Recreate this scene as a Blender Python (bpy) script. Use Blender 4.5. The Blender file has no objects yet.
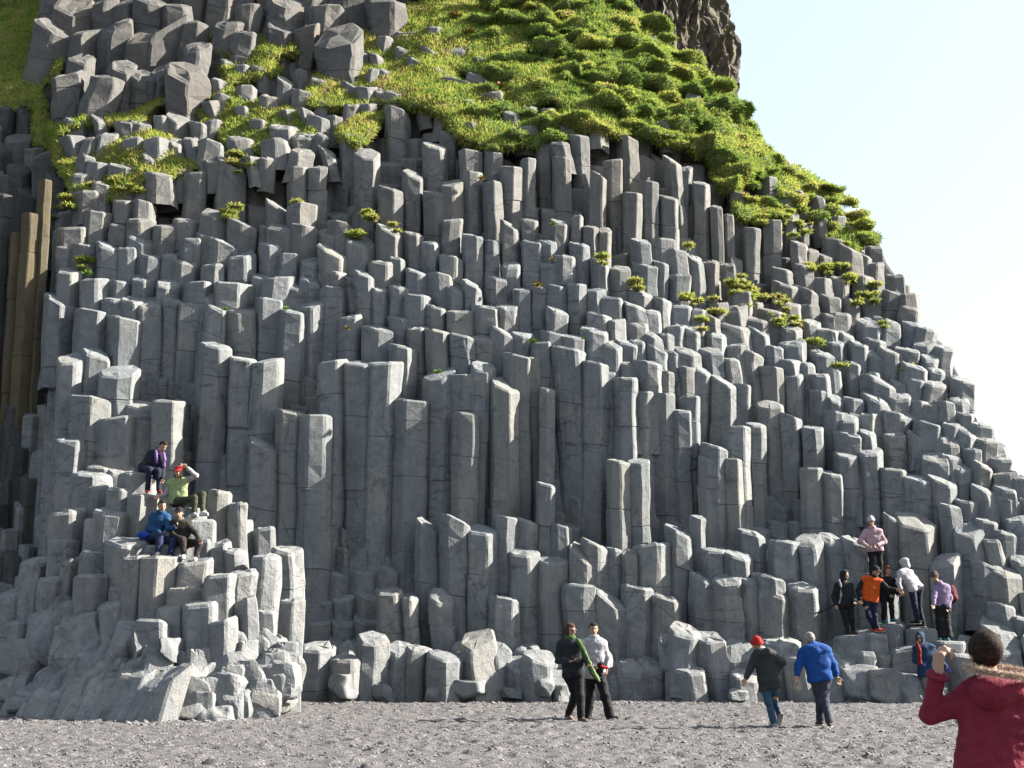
import bpy, math, random
import numpy as np
from mathutils import Vector
R_ = math.radians
rng = np.random.default_rng(7)
random.seed(7)
scene = bpy.context.scene
COL = scene.collection

# ---------------------------------------------------------------- camera model
FPX, CAMZ, PITCH = 1400.0, 1.6, math.atan(248/1400.0)
CP, SP = math.cos(PITCH), math.sin(PITCH)

def P(u, v, Y):
    """world point seen at photo position (u, v) at distance Y"""
    a = (u-512)/FPX; b = (384-v)/FPX
    dy = CP - SP*b; dz = SP + CP*b
    t = Y/dy
    return np.array([t*a, Y, CAMZ+t*dz])

def Pv(u, v, Y):
    u = np.asarray(u, float); v = np.asarray(v, float); Y = np.asarray(Y, float)
    a = (u-512)/FPX; b = (384-v)/FPX
    dy = CP - SP*b; dz = SP + CP*b
    t = Y/dy
    return np.stack([t*a, Y, CAMZ+t*dz], -1)

def ground_Y(v):
    b = (384-v)/FPX
    dy = CP - SP*b; dz = SP + CP*b
    return -CAMZ/dz*dy

cam = bpy.data.cameras.new('camera')
cam.lens = FPX/1024*36; cam.sensor_width = 36
cam.clip_start = 0.1; cam.clip_end = 5000
co = bpy.data.objects.new('camera', cam); COL.objects.link(co)
co.location = (0, 0, CAMZ); co.rotation_euler = (math.pi/2+PITCH, 0, 0)
scene.camera = co

# ---------------------------------------------------------------- light
SX, SY, EL = 1.0, 0.13, R_(31)
n_ = math.hypot(SX, SY)
SUN = Vector((SX/n_*math.cos(EL), SY/n_*math.cos(EL), math.sin(EL)))
sl = bpy.data.lights.new('sun', 'SUN'); sl.energy = 5.0; sl.angle = R_(0.5); sl.color = (1.0, .93, .82)
so = bpy.data.objects.new('sun', sl); COL.objects.link(so)
so.rotation_euler = (-SUN).to_track_quat('-Z', 'Y').to_euler()
so.location = SUN*100
w = bpy.data.worlds.new('World'); scene.world = w; w.use_nodes = True
nt = w.node_tree
sky = nt.nodes.new('ShaderNodeTexSky'); sky.sky_type = 'NISHITA'; sky.sun_disc = False
sky.sun_elevation = EL; sky.sun_rotation = math.atan2(SX, SY); sky.air_density = 1.0; sky.dust_density = 3.0
sky.ozone_density = 1.2
bg = nt.nodes['Background']; bg.inputs[1].default_value = 0.07
mxw = nt.nodes.new('ShaderNodeMix'); mxw.data_type = 'RGBA'; mxw.inputs[0].default_value = .6
mxw.inputs[7].default_value = (2.55, 2.85, 3.1, 1)          # thin bright summer veil in the sky
nt.links.new(sky.outputs[0], mxw.inputs[6]); nt.links.new(mxw.outputs[2], bg.inputs[0])
scene.view_settings.view_transform = 'Standard'
scene.view_settings.look = 'None'
scene.view_settings.exposure = 2.38
scene.render.resolution_x = 1024; scene.render.resolution_y = 768

# ---------------------------------------------------------------- mesh builder
class MB:
    def __init__(s): s.V=[]; s.F=[]; s.M=[]; s.T=[]; s.n=0
    def add(s, V, F, mat=0, tone=0.5):
        V = np.asarray(V, float).reshape(-1, 3)
        s.V.append(V)
        for f in (F if isinstance(F, list) else [F]):
            f = np.asarray(f, np.int64)
            if f.size == 0: continue
            s.F.append(f + s.n)
            s.M.append(np.full(len(f), mat, np.int32))
        t = np.broadcast_to(np.asarray(tone, float), (len(V),)) if np.ndim(tone) < 2 else tone
        s.T.append(np.array(t)); s.n += len(V)
    def merge(s, o):
        for f, m in zip(o.F, o.M): s.F.append(f+s.n); s.M.append(m)
        s.V += o.V; s.T += o.T; s.n += o.n
    def build(s, name, mats, parent=None, origin=(0, 0, 0), smooth=False):
        V = np.concatenate(s.V) - np.asarray(origin, float)
        me = bpy.data.meshes.new(name)
        sizes = np.concatenate([np.full(len(f), f.shape[1]) for f in s.F])
        loops = np.concatenate([f.ravel() for f in s.F])
        me.vertices.add(len(V)); me.vertices.foreach_set('co', V.ravel().astype(np.float32))
        me.loops.add(len(loops)); me.loops.foreach_set('vertex_index', loops.astype(np.int32))
        me.polygons.add(len(sizes))
        st = np.concatenate([[0], np.cumsum(sizes)[:-1]])
        me.polygons.foreach_set('loop_start', st.astype(np.int32))
        me.polygons.foreach_set('material_index', np.concatenate(s.M))
        if smooth: me.polygons.foreach_set('use_smooth', np.ones(len(sizes), bool))
        else: me.polygons.foreach_set('use_smooth', np.zeros(len(sizes), bool))
        at = me.attributes.new('tone', 'FLOAT', 'POINT')
        at.data.foreach_set('value', np.concatenate(s.T).astype(np.float32))
        for m in (mats if isinstance(mats, (list, tuple)) else [mats]): me.materials.append(m)
        me.update(calc_edges=True); me.validate()
        o = bpy.data.objects.new(name, me); COL.objects.link(o)
        if parent is not None:
            o.parent = parent
            o.location = Vector(origin) - WL[parent.name]
        else: o.location = origin
        WL[o.name] = Vector(origin)
        return o
WL = {}
def empty(name, loc):
    o = bpy.data.objects.new(name, None); COL.objects.link(o); o.location = loc
    o.empty_display_size = .2
    WL[o.name] = Vector(loc); return o
def tag(o, label=None, cat=None, group=None, kind=None):
    if label: o['label'] = label
    if cat: o['category'] = cat
    if group: o['group'] = group
    if kind: o['kind'] = kind
    return o

# cheap smooth vector noise
_ph = rng.uniform(0, 6.28, (3, 6, 3)); _dr = rng.normal(0, 1, (3, 6, 3))
def vnoise(p, sc):
    """p (n,3) -> (n,3) smooth noise in about -1..1, feature size sc"""
    out = np.zeros_like(p)
    for c in range(3):
        a = 0
        for k in range(6):
            a = a + np.sin(p @ (_dr[c, k]/sc*1.6) + _ph[c, k, 0] + 1.7*np.sin(p @ (_dr[c, (k+2) % 6]/sc*.9) + _ph[c, k, 1]))
        out[:, c] = a/3.2
    return out

# ---------------------------------------------------------------- materials
def newmat(name):
    m = bpy.data.materials.new(name); m.use_nodes = True
    nt = m.node_tree; b = nt.nodes['Principled BSDF']
    return m, nt, b
class N:
    """tiny node helper"""
    def __init__(s, nt): s.nt = nt
    def n(s, t, **k):
        x = s.nt.nodes.new(t)
        for a, b in k.items(): setattr(x, a, b)
        return x
    def l(s, a, b): s.nt.links.new(a, b)
    def noise(s, vec, scale, detail=4, rough=.6, dist=0):
        x = s.n('ShaderNodeTexNoise'); x.inputs['Scale'].default_value = scale
        x.inputs['Detail'].default_value = detail; x.inputs['Roughness'].default_value = rough
        x.inputs['Distortion'].default_value = dist
        s.l(vec, x.inputs['Vector']); return x.outputs['Fac']
    def ramp(s, fac, a, b, c0=(0, 0, 0, 1), c1=(1, 1, 1, 1)):
        x = s.n('ShaderNodeValToRGB'); e = x.color_ramp.elements
        e[0].position = a; e[1].position = b; e[0].color = c0; e[1].color = c1
        s.l(fac, x.inputs[0]); return x.outputs[0]
    def mix(s, f, a, b, mode='MIX'):
        x = s.n('ShaderNodeMix', data_type='RGBA', blend_type=mode)
        for v, i in ((f, 0), (a, 6), (b, 7)):
            if isinstance(v, (int, float)): x.inputs[i].default_value = v
            elif isinstance(v, (tuple, list)): x.inputs[i].default_value = (*v[:3], 1)
            else: s.l(v, x.inputs[i])
        return x.outputs[2]
    def math(s, op, a, b=0.0):
        x = s.n('ShaderNodeMath', operation=op)
        for v, i in ((a, 0), (b, 1)):
            if isinstance(v, (int, float)): x.inputs[i].default_value = v
            else: s.l(v, x.inputs[i])
        return x.outputs[0]
    def pos(s, scale=(1, 1, 1)):
        g = s.n('ShaderNodeNewGeometry'); m = s.n('ShaderNodeMapping')
        m.inputs['Scale'].default_value = scale
        s.l(g.outputs['Position'], m.inputs['Vector']); return m.outputs[0]
    def attr(s, name='tone'):
        a = s.n('ShaderNodeAttribute'); a.attribute_name = name; return a.outputs['Fac']
    def bump(s, h, strength, dist, nrm=None):
        x = s.n('ShaderNodeBump'); x.inputs['Strength'].default_value = strength
        x.inputs['Distance'].default_value = dist; s.l(h, x.inputs['Height'])
        if nrm is not None: s.l(nrm, x.inputs['Normal'])
        return x.outputs[0]

def rock_mat(name, c_lo, c_hi, stain=(.07, .075, .08), moss=None, bands=.75, rough=.9, grit=1.0):
    m, nt, b = newmat(name); k = N(nt)
    p = k.pos(); t = k.attr()
    big = k.noise(p, .8, 5, .6); mid = k.noise(p, 4, 6, .65); fine = k.noise(p, 26, 4, .7)
    base = k.mix(k.ramp(mid, .3, .7), c_lo, c_hi)
    base = k.mix(k.math('MULTIPLY', k.ramp(t, 0, 1), .6), base, k.mix(.5, c_hi, tuple(min(1, x*1.18) for x in c_hi)))
    base = k.mix(k.math('MULTIPLY', k.ramp(t, .78, .95), .5), base, (c_hi[0]*.95, c_hi[1]*.82, c_hi[2]*.66))
    base = k.mix(k.math('MULTIPLY', k.ramp(t, .22, .05), .4), base, tuple(x*.8 for x in c_lo))
    # horizontal chisel bands across the columns
    pz = k.pos((.9, .9, 5.5))
    bn = k.noise(pz, 1.5, 3, .5, .4)
    band = k.math('MULTIPLY', k.ramp(bn, .60, .66), k.ramp(big, .42, .6))
    base = k.mix(k.math('MULTIPLY', band, bands), base, stain)
    # vertical run-down streaks
    pv = k.pos((6, 6, .5)); vs = k.noise(pv, 1.2, 4, .6)
    base = k.mix(k.math('MULTIPLY', k.ramp(vs, .52, .75), .45), base, tuple(x*.6 for x in c_lo))
    pw = k.pos((5, 5, .9)); ws = k.noise(pw, 1.7, 3, .6)
    base = k.mix(k.math('MULTIPLY', k.ramp(ws, .62, .74), .3), base, tuple(min(1, x*1.5) for x in c_hi))
    base = k.mix(k.math('MULTIPLY', k.ramp(fine, .35, .7), .35), base, tuple(x*.62 for x in c_lo))
    # lichen and weather spots, warm and cool tints
    base = k.mix(k.math('MULTIPLY', k.ramp(k.noise(k.pos((1, 1, .6)), 1.1, 5, .7), .5, .68), .38), base, (c_hi[0]*1.12, c_hi[1]*1.0, c_hi[2]*.84))
    base = k.mix(k.math('MULTIPLY', k.ramp(k.noise(p, 7, 5, .75), .62, .70), .45), base, tuple(min(1, x*1.55) for x in c_hi))
    base = k.mix(k.math('MULTIPLY', k.ramp(k.noise(k.pos((1.3, 1.3, .8)), 2.6, 6, .75), .56, .66), .5), base, stain)
    # thin cracks
    vo = k.n('ShaderNodeTexVoronoi', feature='DISTANCE_TO_EDGE'); vo.inputs['Scale'].default_value = .85
    ad = k.mix(.35, k.pos((.9, .9, 1.3)), k.n('ShaderNodeTexNoise').outputs['Color'], 'ADD')
    k.l(ad, vo.inputs['Vector'])
    cr = k.ramp(vo.outputs[0], .004, .018, (1, 1, 1, 1), (0, 0, 0, 1))
    base = k.mix(k.math('MULTIPLY', k.math('MULTIPLY', cr, k.ramp(big, .45, .6)), .55), base, tuple(x*.35 for x in c_lo))
    if moss:
        mo = k.math('MULTIPLY', k.ramp(k.noise(p, 2.2, 6, .7), .52, .62), .75)
        base = k.mix(mo, base, moss)
    k.l(base, b.inputs['Base Color']); b.inputs['Roughness'].default_value = rough
    b.inputs['Specular IOR Level'].default_value = .25
    h = k.math('ADD', k.math('MULTIPLY', mid, 1.0), k.math('MULTIPLY', fine, .35))
    h = k.math('ADD', h, k.math('MULTIPLY', k.noise(p, 90, 2, .6), .12))
    n1 = k.bump(h, .55*grit, .05)
    n2 = k.bump(cr, .2, -.02, n1)
    n3 = k.bump(vs, .35, .04, n2)
    k.l(n3, b.inputs['Normal'])
    return m
ROCK = rock_mat('basalt', (0.1028, 0.1149, 0.1248), (0.1998, 0.2080, 0.2080), stain=(0.0484, 0.0523, 0.0582))
ROCKUP = rock_mat('weathered_basalt', (0.0879, 0.0896, 0.0903), (0.1799, 0.1820, 0.1759), bands=.25, moss=None)
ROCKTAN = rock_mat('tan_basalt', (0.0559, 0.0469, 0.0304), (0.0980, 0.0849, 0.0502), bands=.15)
ROCKSHADE = rock_mat('shade_basalt', (0.0291, 0.0299, 0.0317), (0.0678, 0.0678, 0.0661), bands=.3)  # basalt darkened in its colour for the shade of the left recess
ROCKCRAG = rock_mat('crag_blocks', (0.0533, 0.0543, 0.0538), (0.1229, 0.1195, 0.1128), bands=.1)
ROCKSEA = rock_mat('sea_worn_basalt', (0.1047, 0.1156, 0.1267), (0.2246, 0.2283, 0.2246), stain=(0.0440, 0.0475, 0.0549), bands=.4, grit=1.4)
CRAG = rock_mat('crag_rock', (0.0421, 0.0380, 0.0322), (0.1264, 0.1095, 0.0842), bands=.1, moss=(0.0758, 0.0716, 0.0211), grit=2)

def grass_mat(name):
    m, nt, b = newmat(name); k = N(nt)
    p = k.pos(); t = k.attr()
    big = k.noise(p, .55, 4, .6)
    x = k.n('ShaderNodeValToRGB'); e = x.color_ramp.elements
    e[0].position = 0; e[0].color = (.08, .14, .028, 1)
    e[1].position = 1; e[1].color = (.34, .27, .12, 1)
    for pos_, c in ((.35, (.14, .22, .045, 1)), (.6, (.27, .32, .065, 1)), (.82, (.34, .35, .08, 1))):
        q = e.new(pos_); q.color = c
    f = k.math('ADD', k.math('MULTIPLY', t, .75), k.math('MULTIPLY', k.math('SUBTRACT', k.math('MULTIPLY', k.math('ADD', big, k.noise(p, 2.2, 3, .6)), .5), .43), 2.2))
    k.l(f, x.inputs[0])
    tr = k.n('ShaderNodeBsdfTranslucent'); df = k.n('ShaderNodeBsdfDiffuse'); mx = k.n('ShaderNodeMixShader')
    k.l(x.outputs[0], tr.inputs[0]); k.l(x.outputs[0], df.inputs[0]); mx.inputs[0].default_value = .42
    k.l(df.outputs[0], mx.inputs[1]); k.l(tr.outputs[0], mx.inputs[2])
    k.l(mx.outputs[0], nt.nodes['Material Output'].inputs[0])
    return m
GRASS = grass_mat('grass_blades')
def turf_mat():
    m, nt, b = newmat('turf'); k = N(nt); p = k.pos()
    c = k.mix(k.ramp(k.noise(p, 5, 6, .7), .35, .65), (.06, .08, .022), (.14, .14, .05))
    c = k.mix(k.ramp(k.noise(p, 1.3, 4, .6), .55, .7), c, (.13, .115, .06))
    k.l(c, b.inputs['Base Color']); b.inputs['Roughness'].default_value = 1
    k.l(k.bump(k.noise(p, 18, 5, .7), 1, .08), b.inputs['Normal']); return m
TURF = turf_mat()

def sand_mat():
    m, nt, b = newmat('dark_shingle'); k = N(nt); p = k.pos()
    big = k.noise(p, .35, 5, .6); mid = k.noise(p, 5, 6, .7); fine = k.noise(p, 42, 3, .8)
    c = k.mix(k.ramp(fine, .32, .68), (.040, .040, .044), (.098, .094, .097))
    c = k.mix(k.math('MULTIPLY', k.ramp(mid, .35, .65), .5), c, (.06, .058, .061))
    c = k.mix(k.math('MULTIPLY', k.ramp(big, .4, .65), .35), c, (.085, .082, .084))
    sp = k.n('ShaderNodeTexVoronoi'); sp.inputs['Scale'].default_value = 44; k.l(p, sp.inputs['Vector'])
    se = k.n('ShaderNodeSeparateColor'); k.l(sp.outputs['Color'], se.inputs[0])
    c = k.mix(k.math('MULTIPLY', k.ramp(se.outputs[0], .9, .93), .6), c, (.22, .21, .205))
    c = k.mix(k.math('MULTIPLY', k.ramp(se.outputs[1], .86, .9), .6), c, (.03, .03, .033))
    k.l(c, b.inputs['Base Color']); b.inputs['Roughness'].default_value = .95
    b.inputs['Specular IOR Level'].default_value = .2
    h = k.math('ADD', mid, k.math('MULTIPLY', sp.outputs['Distance'], .5))
    n1 = k.bump(k.noise(p, 9, 5, .7), .4, .05); k.l(k.bump(h, .6, .02, n1), b.inputs['Normal']); return m
SAND = sand_mat()
def flat_mat(name, c, rough=.8, bumpy=0, spec=.3, scale=14, var=.25, sheen=0):
    m, nt, b = newmat(name); k = N(nt); p = k.pos()
    f = k.ramp(k.noise(p, scale, 4, .6), .3, .7)
    col = k.mix(f, tuple(x*(1-var) for x in c), tuple(min(1, x*(1+var)) for x in c))
    k.l(col, b.inputs['Base Color']); b.inputs['Roughness'].default_value = rough
    b.inputs['Specular IOR Level'].default_value = spec
    if bumpy: k.l(k.bump(k.noise(p, scale, 4, .6), bumpy, .03), b.inputs['Normal'])
    return m
# ---------------------------------------------------------------- columns
def column(mb, cx, cy, wid, ztop, zbot, r, tilt=None, lean=(0, 0), dep=None, joints=True, flat=False, rough=1.0, tone=None, chunky=False):
    n = int(r.choice([5, 6, 6, 6, 7]))
    rot = r.uniform(-.28, .28) + (math.pi/2 + math.pi/n)       # a flat side roughly faces the beach
    a = rot + 2*math.pi*(np.arange(n) + r.uniform(-.2, .2, n))/n
    rad = r.uniform(.88, 1.1, n)
    px, py = np.cos(a)*rad, np.sin(a)*rad
    px = px - (px.max()+px.min())/2; px *= wid/(px.max()-px.min())
    dep = dep or wid*r.uniform(.85, 1.15)
    py *= dep/(py.max()-py.min())
    q = []
    ch = r.uniform(.05, .13)
    for i in range(n):
        c = np.array([px[i], py[i]]); p0 = np.array([px[i-1], py[i-1]]); p1 = np.array([px[(i+1) % n], py[(i+1) % n]])
        q.append(c+(p0-c)*ch); q.append(c+(p1-c)*ch)
    q = np.array(q); m = len(q)
    if tilt is None:
        tilt = (r.normal(-.10, .15), max(-.05, r.normal(.25, .18)))
        if r.random() < .18: tilt = (r.uniform(-.7, .15), r.uniform(.2, .8))
    if flat: tilt = (0, 0.02)
    # slice heights measured from the top
    hs = []; ins = []; sh = []
    h = ztop-zbot; z = 0.0; off = np.zeros(2)
    nj = r.uniform(.5, 1.9)
    step = .33
    while z < h:
        hs.append(z); ins.append(0); sh.append(off.copy())
        z += step*r.uniform(.7, 1.3)
        if joints and z > nj and z < h-.2:
            hs += [z, z+.018, z+.036]; ins += [0, .022, 0]
            no = off + r.normal(0, .014, 2)
            sh += [off.copy(), (off+no)/2, no.copy()]; off = no
            nj = z + r.uniform(1.0, 3.6); z += .12
    hs.append(h); ins.append(0); sh.append(off.copy())
    rings = []
    H = len(hs)
    tfall = np.exp(-np.array(hs)/.5)
    for i in range(H):
        e = 1 - ins[i]/(wid/2)
        rr = q*e + sh[i]
        zz = np.full(m, ztop-hs[i])
        zz = zz + (rr[:, 0]*tilt[0] + rr[:, 1]*tilt[1])*max(0, 1-hs[i]/max(.45, h*.5))
        if i == 0: zz -= .0
        rings.append(np.column_stack([rr, zz]))
    # rounded rim and cap
    rim = .035*(1+rough*.4)
    top0 = rings[0].copy(); top0[:, 2] -= rim
    rings[0] = top0
    cap1 = np.column_stack([q*(1-.09*rough/2-.05), ztop + q[:, 0]*tilt[0]*.9+q[:, 1]*tilt[1]*.9 + r.normal(0, .005*rough, m)])
    cap2 = np.column_stack([q*.5, ztop + q[:, 0]*tilt[0]*.5+q[:, 1]*tilt[1]*.5 + r.normal(.01, .010*rough, m)])
    allr = [cap2, cap1]+rings
    V = np.concatenate(allr); L = len(allr)
    V = np.vstack([V, [[0, 0, ztop+.015]]])
    V[:, 0] += lean[0]*(V[:, 2]-ztop); V[:, 1] += lean[1]*(V[:, 2]-ztop)
    V += np.array([cx, cy, 0])
    V += vnoise(V, .5)*.018*rough + vnoise(V+5, .17)*.006*rough
    if chunky: V += vnoise(V+9, .9)*.045
    idx = np.arange(L*m).reshape(L, m)
    A = idx[:-1]; B = idx[1:]
    F = np.stack([A, B, np.roll(B, -1, 1), np.roll(A, -1, 1)], -1).reshape(-1, 4)
    c = L*m
    T = np.stack([np.full(m, c), idx[0], np.roll(idx[0], -1)], -1)
    mb.add(V, [F, T], tone=r.uniform(0, 1) if tone is None else tone)

_gu = (math.sqrt(5)-1)/2
def sphere_dirs(nlat=14, nlon=22):
    th = np.linspace(0, math.pi, nlat+1)[1:-1]; ph = np.arange(nlon)*2*math.pi/nlon
    T, PH = np.meshgrid(th, ph, indexing='ij')
    D = np.stack([np.sin(T)*np.cos(PH), np.sin(T)*np.sin(PH), np.cos(T)], -1).reshape(-1, 3)
    D = np.vstack([D, [[0, 0, 1]], [[0, 0, -1]]])
    idx = np.arange((nlat-1)*nlon).reshape(nlat-1, nlon)
    A, B = idx[:-1], idx[1:]
    Q = np.stack([A, B, np.roll(B, -1, 1), np.roll(A, -1, 1)], -1).reshape(-1, 4)
    t, b = len(D)-2, len(D)-1
    T1 = np.stack([np.full(nlon, t), idx[0], np.roll(idx[0], -1)], -1)
    T2 = np.stack([np.full(nlon, b), np.roll(idx[-1], -1), idx[-1]], -1)
    return D, Q, np.vstack([T1, T2])
SD = {k: sphere_dirs(*k) for k in ((18, 28), (10, 14), (6, 9))}
def boulder(mb, c, size, r, rnd=14, res=(18, 28), nplanes=9, tone=None, noise=.05):
    D, Q, T = SD[res]
    n = r.normal(0, 1, (nplanes, 3)); n /= np.linalg.norm(n, axis=1)[:, None]
    n = np.vstack([n, [[0, 0, 1], [0, 0, -1], [.2, -1, .1], [-.1, 1, 0], [1, -.1, .1], [-1, 0, .1]]])
    n /= np.linalg.norm(n, axis=1)[:, None]
    h = r.uniform(.78, 1.05, len(n))
    dots = np.maximum(D @ n.T, 1e-3)/h
    rr = 1/np.power(np.sum(dots**rnd, axis=1), 1/rnd)
    V = D*rr[:, None]*np.asarray(size)/2*1.08
    a = r.uniform(-.4, .4); ca, sa = math.cos(a), math.sin(a)
    V = V @ np.array([[ca, sa, 0], [-sa, ca, 0], [0, 0, 1]])
    V = V + np.asarray(c)
    V += vnoise(V+3, .45)*noise + vnoise(V, .15)*noise*.3
    mb.add(V, [Q, T], tone=r.uniform(0, 1) if tone is None else tone)

# slope of the cliff: distance at which the surface is met along a line of sight
GV = np.array([-700, -200, -60, 0, 50, 100, 150, 200, 260, 300, 330, 360, 420, 480, 540, 600, 650, 700, 760])
GM = np.array([86, 60, 51, 48, 45.5, 43, 41, 39.8, 38.9, 38.2, 37.6, 36.9, 36.2, 35.8, 35.3, 34.7, 34.2, 33.8, 33.5])
GR = np.array([90, 66, 56, 53.5, 51.5, 49.5, 47.5, 45.8, 43.6, 42.2, 41.0, 39.9, 38.0, 36.7, 35.6, 34.5, 33.9, 33.4, 33.1])
def gd(u, v):
    u = np.asarray(u, float); v = np.asarray(v, float)
    a = np.interp(v, GV, GM); b = np.interp(v, GV, GR)
    t = np.clip((u-560)/340, 0, 1); t = t*t*(3-2*t)
    rec = np.clip((62-u)/14, 0, 1)*(np.clip((v-175)/20, 0, 1)*.7+1.5)
    far = np.clip((u-1024)/300, 0, 1)*4
    return a*(1-t)+b*t+rec+far
SIL = [(-400, -500), (400, -330), (560, -110), (600, -35), (623, 0), (652, 22), (680, 43), (708, 72), (735, 98), (762, 140), (790, 162), (830, 186), (858, 205), (880, 245), (905, 275), (915, 315), (940, 330),
       (950, 352), (975, 388), (988, 425), (1003, 455), (1024, 468), (1060, 500), (1120, 560), (1200, 640), (1260, 706)]
SU = np.array([a for a, b in SIL], float); SV = np.array([b for a, b in SIL], float)
def sil(u): return np.interp(u, SU, SV)

# visible tops read off the photograph: left edge, right edge, top
TOPS = '''278 304 411|302 330 416|252 277 444|202 230 345|230 255 358|255 282 360|280 308 311|300 325 304|228 258 309|180 205 306|205 230 300
163 182 299|138 165 301|107 140 319|80 111 312|80 111 279|60 87 358|77 113 400|128 155 404|155 183 401|98 135 418|257 282 299|132 155 276
110 130 281|158 180 283|185 213 283|213 255 284|275 300 256|298 322 259|320 345 289|320 346 361|345 373 363|368 400 362|397 426 401|425 453 374
452 478 375|455 477 413|472 495 366|493 517 384|505 530 356|526 541 358|540 554 389|552 583 348|583 607 363|604 616 372|615 635 378|633 655 392|653 672 394
608 628 461|628 648 461|537 553 484|363 392 328|392 415 346|408 428 328|427 450 331|452 476 336|473 495 338|492 513 331|513 532 334|532 552 343
541 562 333|562 584 336|448 473 311|473 497 306|497 517 306|513 532 289|530 548 288|548 568 286|567 587 284|427 452 276|440 463 258|345 363 278
680 698 397|700 720 456|719 740 459|702 724 446|724 747 427|747 764 424|759 781 404|781 800 416|803 823 427|824 842 412|801 820 468|821 841 473
836 855 454|855 880 449|880 903 469|881 902 412|905 930 478|712 734 380|734 749 384|693 710 369|680 693 367|759 781 367|781 801 375|809 826 390
672 690 410|690 703 517|703 725 549|726 750 554|740 762 532|771 799 541|798 821 540|819 845 539|845 870 540|754 782 576|740 760 579|714 741 577|690 713 576
760 787 591|787 814 586|744 759 589|724 744 591|885 900 519|900 932 520|932 959 559|972 996 564|992 1016 532|930 955 480|955 975 500|975 995 520
418 440 524|440 469 520|468 496 529|496 517 517|517 536 521|553 570 525|570 595 552|582 607 543|605 623 548|623 637 552
636 667 545|667 690 530|512 537 551|537 565 559|565 592 585|593 623 595|623 650 585|652 678 598|492 517 598|432 452 596|380 402 590|402 418 598
500 523 167|535 553 140|570 588 135|590 607 175|603 622 160|622 638 138|552 570 157|520 535 160|482 502 182|463 483 172|442 463 183|423 447 192
403 423 174|378 403 188|355 380 153|340 362 135|385 410 112|422 447 145|440 458 133|460 482 152|485 503 152|550 570 222|570 583 218|583 598 227|598 612 230
657 678 197|640 658 182|663 681 160|463 483 235|443 463 220|520 538 220|377 403 230|403 423 233|623 642 193|500 520 225|483 500 240|345 375 240
58 88 227|85 113 212|113 133 200|132 155 202|203 230 213|228 257 222|265 287 205|287 317 207|185 207 172|215 247 163|287 308 167|308 328 167|167 192 117|277 293 80|292 315 92
680 693 168|693 710 183|710 722 206|722 734 215|730 746 193|744 760 228|762 782 223|780 796 220|796 808 223|727 740 160|757 777 178|719 734 264|730 750 291|759 781 310
652 668 262|668 686 250|686 702 258|702 719 262|610 630 268|590 608 262|630 650 240|328 350 223|318 345 232|60 82 270|155 180 225|180 203 240'''
cols = []   # uL uR v depth kind
for row in TOPS.replace('\n', '|').split('|'):
    a, b, v = map(float, row.split()); cols.append([a, b, v, None, 'hand'])

r = np.random.default_rng(21)
GRASSPOLY = [(-150, 104), (-150, -60), (60, -60), (85, 0), (50, 50), (48, 98), (70, 118), (110, 112), (180, 104), (215, 92), (205, 42), (290, 38), (300, 62), (345, 60), (372, 45), (400, 20), (415, -60),
    (610, -60), (655, 45), (700, 75), (735, 100), (762, 140), (790, 160), (860, 200), (870, 246), (850, 262), (800, 232), (760, 228), (722, 182), (690, 160), (650, 140), (600, 132), (560, 140), (520, 152), (470, 140),
    (420, 106), (390, 116), (360, 146), (320, 150), (260, 165), (215, 172), (185, 185), (130, 200), (80, 212), (62, 200), (52, 150), (40, 110)]
def inpoly(x, y, poly):
    x = np.asarray(x, float); y = np.asarray(y, float); c = np.zeros(x.shape, bool); j = len(poly)-1
    for i in range(len(poly)):
        xi, yi = poly[i]; xj, yj = poly[j]
        k = ((yi > y) != (yj > y)) & (x < (xj-xi)*(y-yi)/((yj-yi)+1e-9)+xi)
        c ^= k; j = i
    return c
def pseudo(poly, n, wlo, whi, dv, kind, hfac=.62, bounds=None):
    xs = [p[0] for p in poly]; ys = [p[1] for p in poly]
    tries = 0; got = 0
    while tries < n*14 and got < n:
        tries += 1
        u = r.uniform(min(xs), max(xs)); v = r.uniform(min(ys), max(ys))
        if not inpoly(u, v, poly): continue
        wd = r.uniform(wlo, whi)
        s = sil(u)
        if v < s+3: continue
        ok = True
        for c in cols:
            if abs((c[0]+c[1])/2-u) < hfac*((c[1]-c[0])+wd)/2 and abs(c[2]-v) < dv: ok = False; break
        if ok: cols.append([u-wd/2, u+wd/2, v, None, kind]); got += 1
# right hand stepped slope, up to and beyond the frame edge
pseudo([(585, 325), (600, 300), (640, 285), (700, 300), (760, 300), (800, 240), (870, 250), (900, 275), (945, 340), (985, 430), (1030, 470), (1260, 700), (1030, 700), (1020, 520), (960, 470), (900, 440), (850, 440), (830, 400), (760, 360), (700, 360), (640, 380)], 520, 15, 25, 13, 'step')
pseudo([(960, 470), (1030, 470), (1280, 710), (985, 700), (985, 560), (930, 480)], 160, 19, 29, 18, 'step')
pseudo([(795, 235), (870, 240), (900, 275), (850, 300), (820, 300)], 30, 15, 22, 16, 'step')
# broken blocks between the tiers on the left
pseudo([(60, 215), (120, 205), (200, 215), (330, 215), (345, 300), (60, 300)], 60, 18, 28, 17, 'blk')
pseudo([(345, 235), (680, 235), (680, 300), (345, 330)], 30, 16, 24, 22, 'blk')
pseudo([(60, 320), (75, 600), (135, 600), (135, 420), (110, 340)], 16, 24, 34, 38, 'blk')
# left recess: tan columns, rubble below, its shade put into the dark colour
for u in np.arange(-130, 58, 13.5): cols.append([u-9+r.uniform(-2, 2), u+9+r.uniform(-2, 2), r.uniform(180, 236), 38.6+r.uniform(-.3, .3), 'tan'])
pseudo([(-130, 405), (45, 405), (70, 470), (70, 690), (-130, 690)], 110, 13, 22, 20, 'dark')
pseudo([(-130, 104), (44, 104), (62, 190), (-130, 190)], 44, 16, 28, 17, 'ledgerock')
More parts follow.
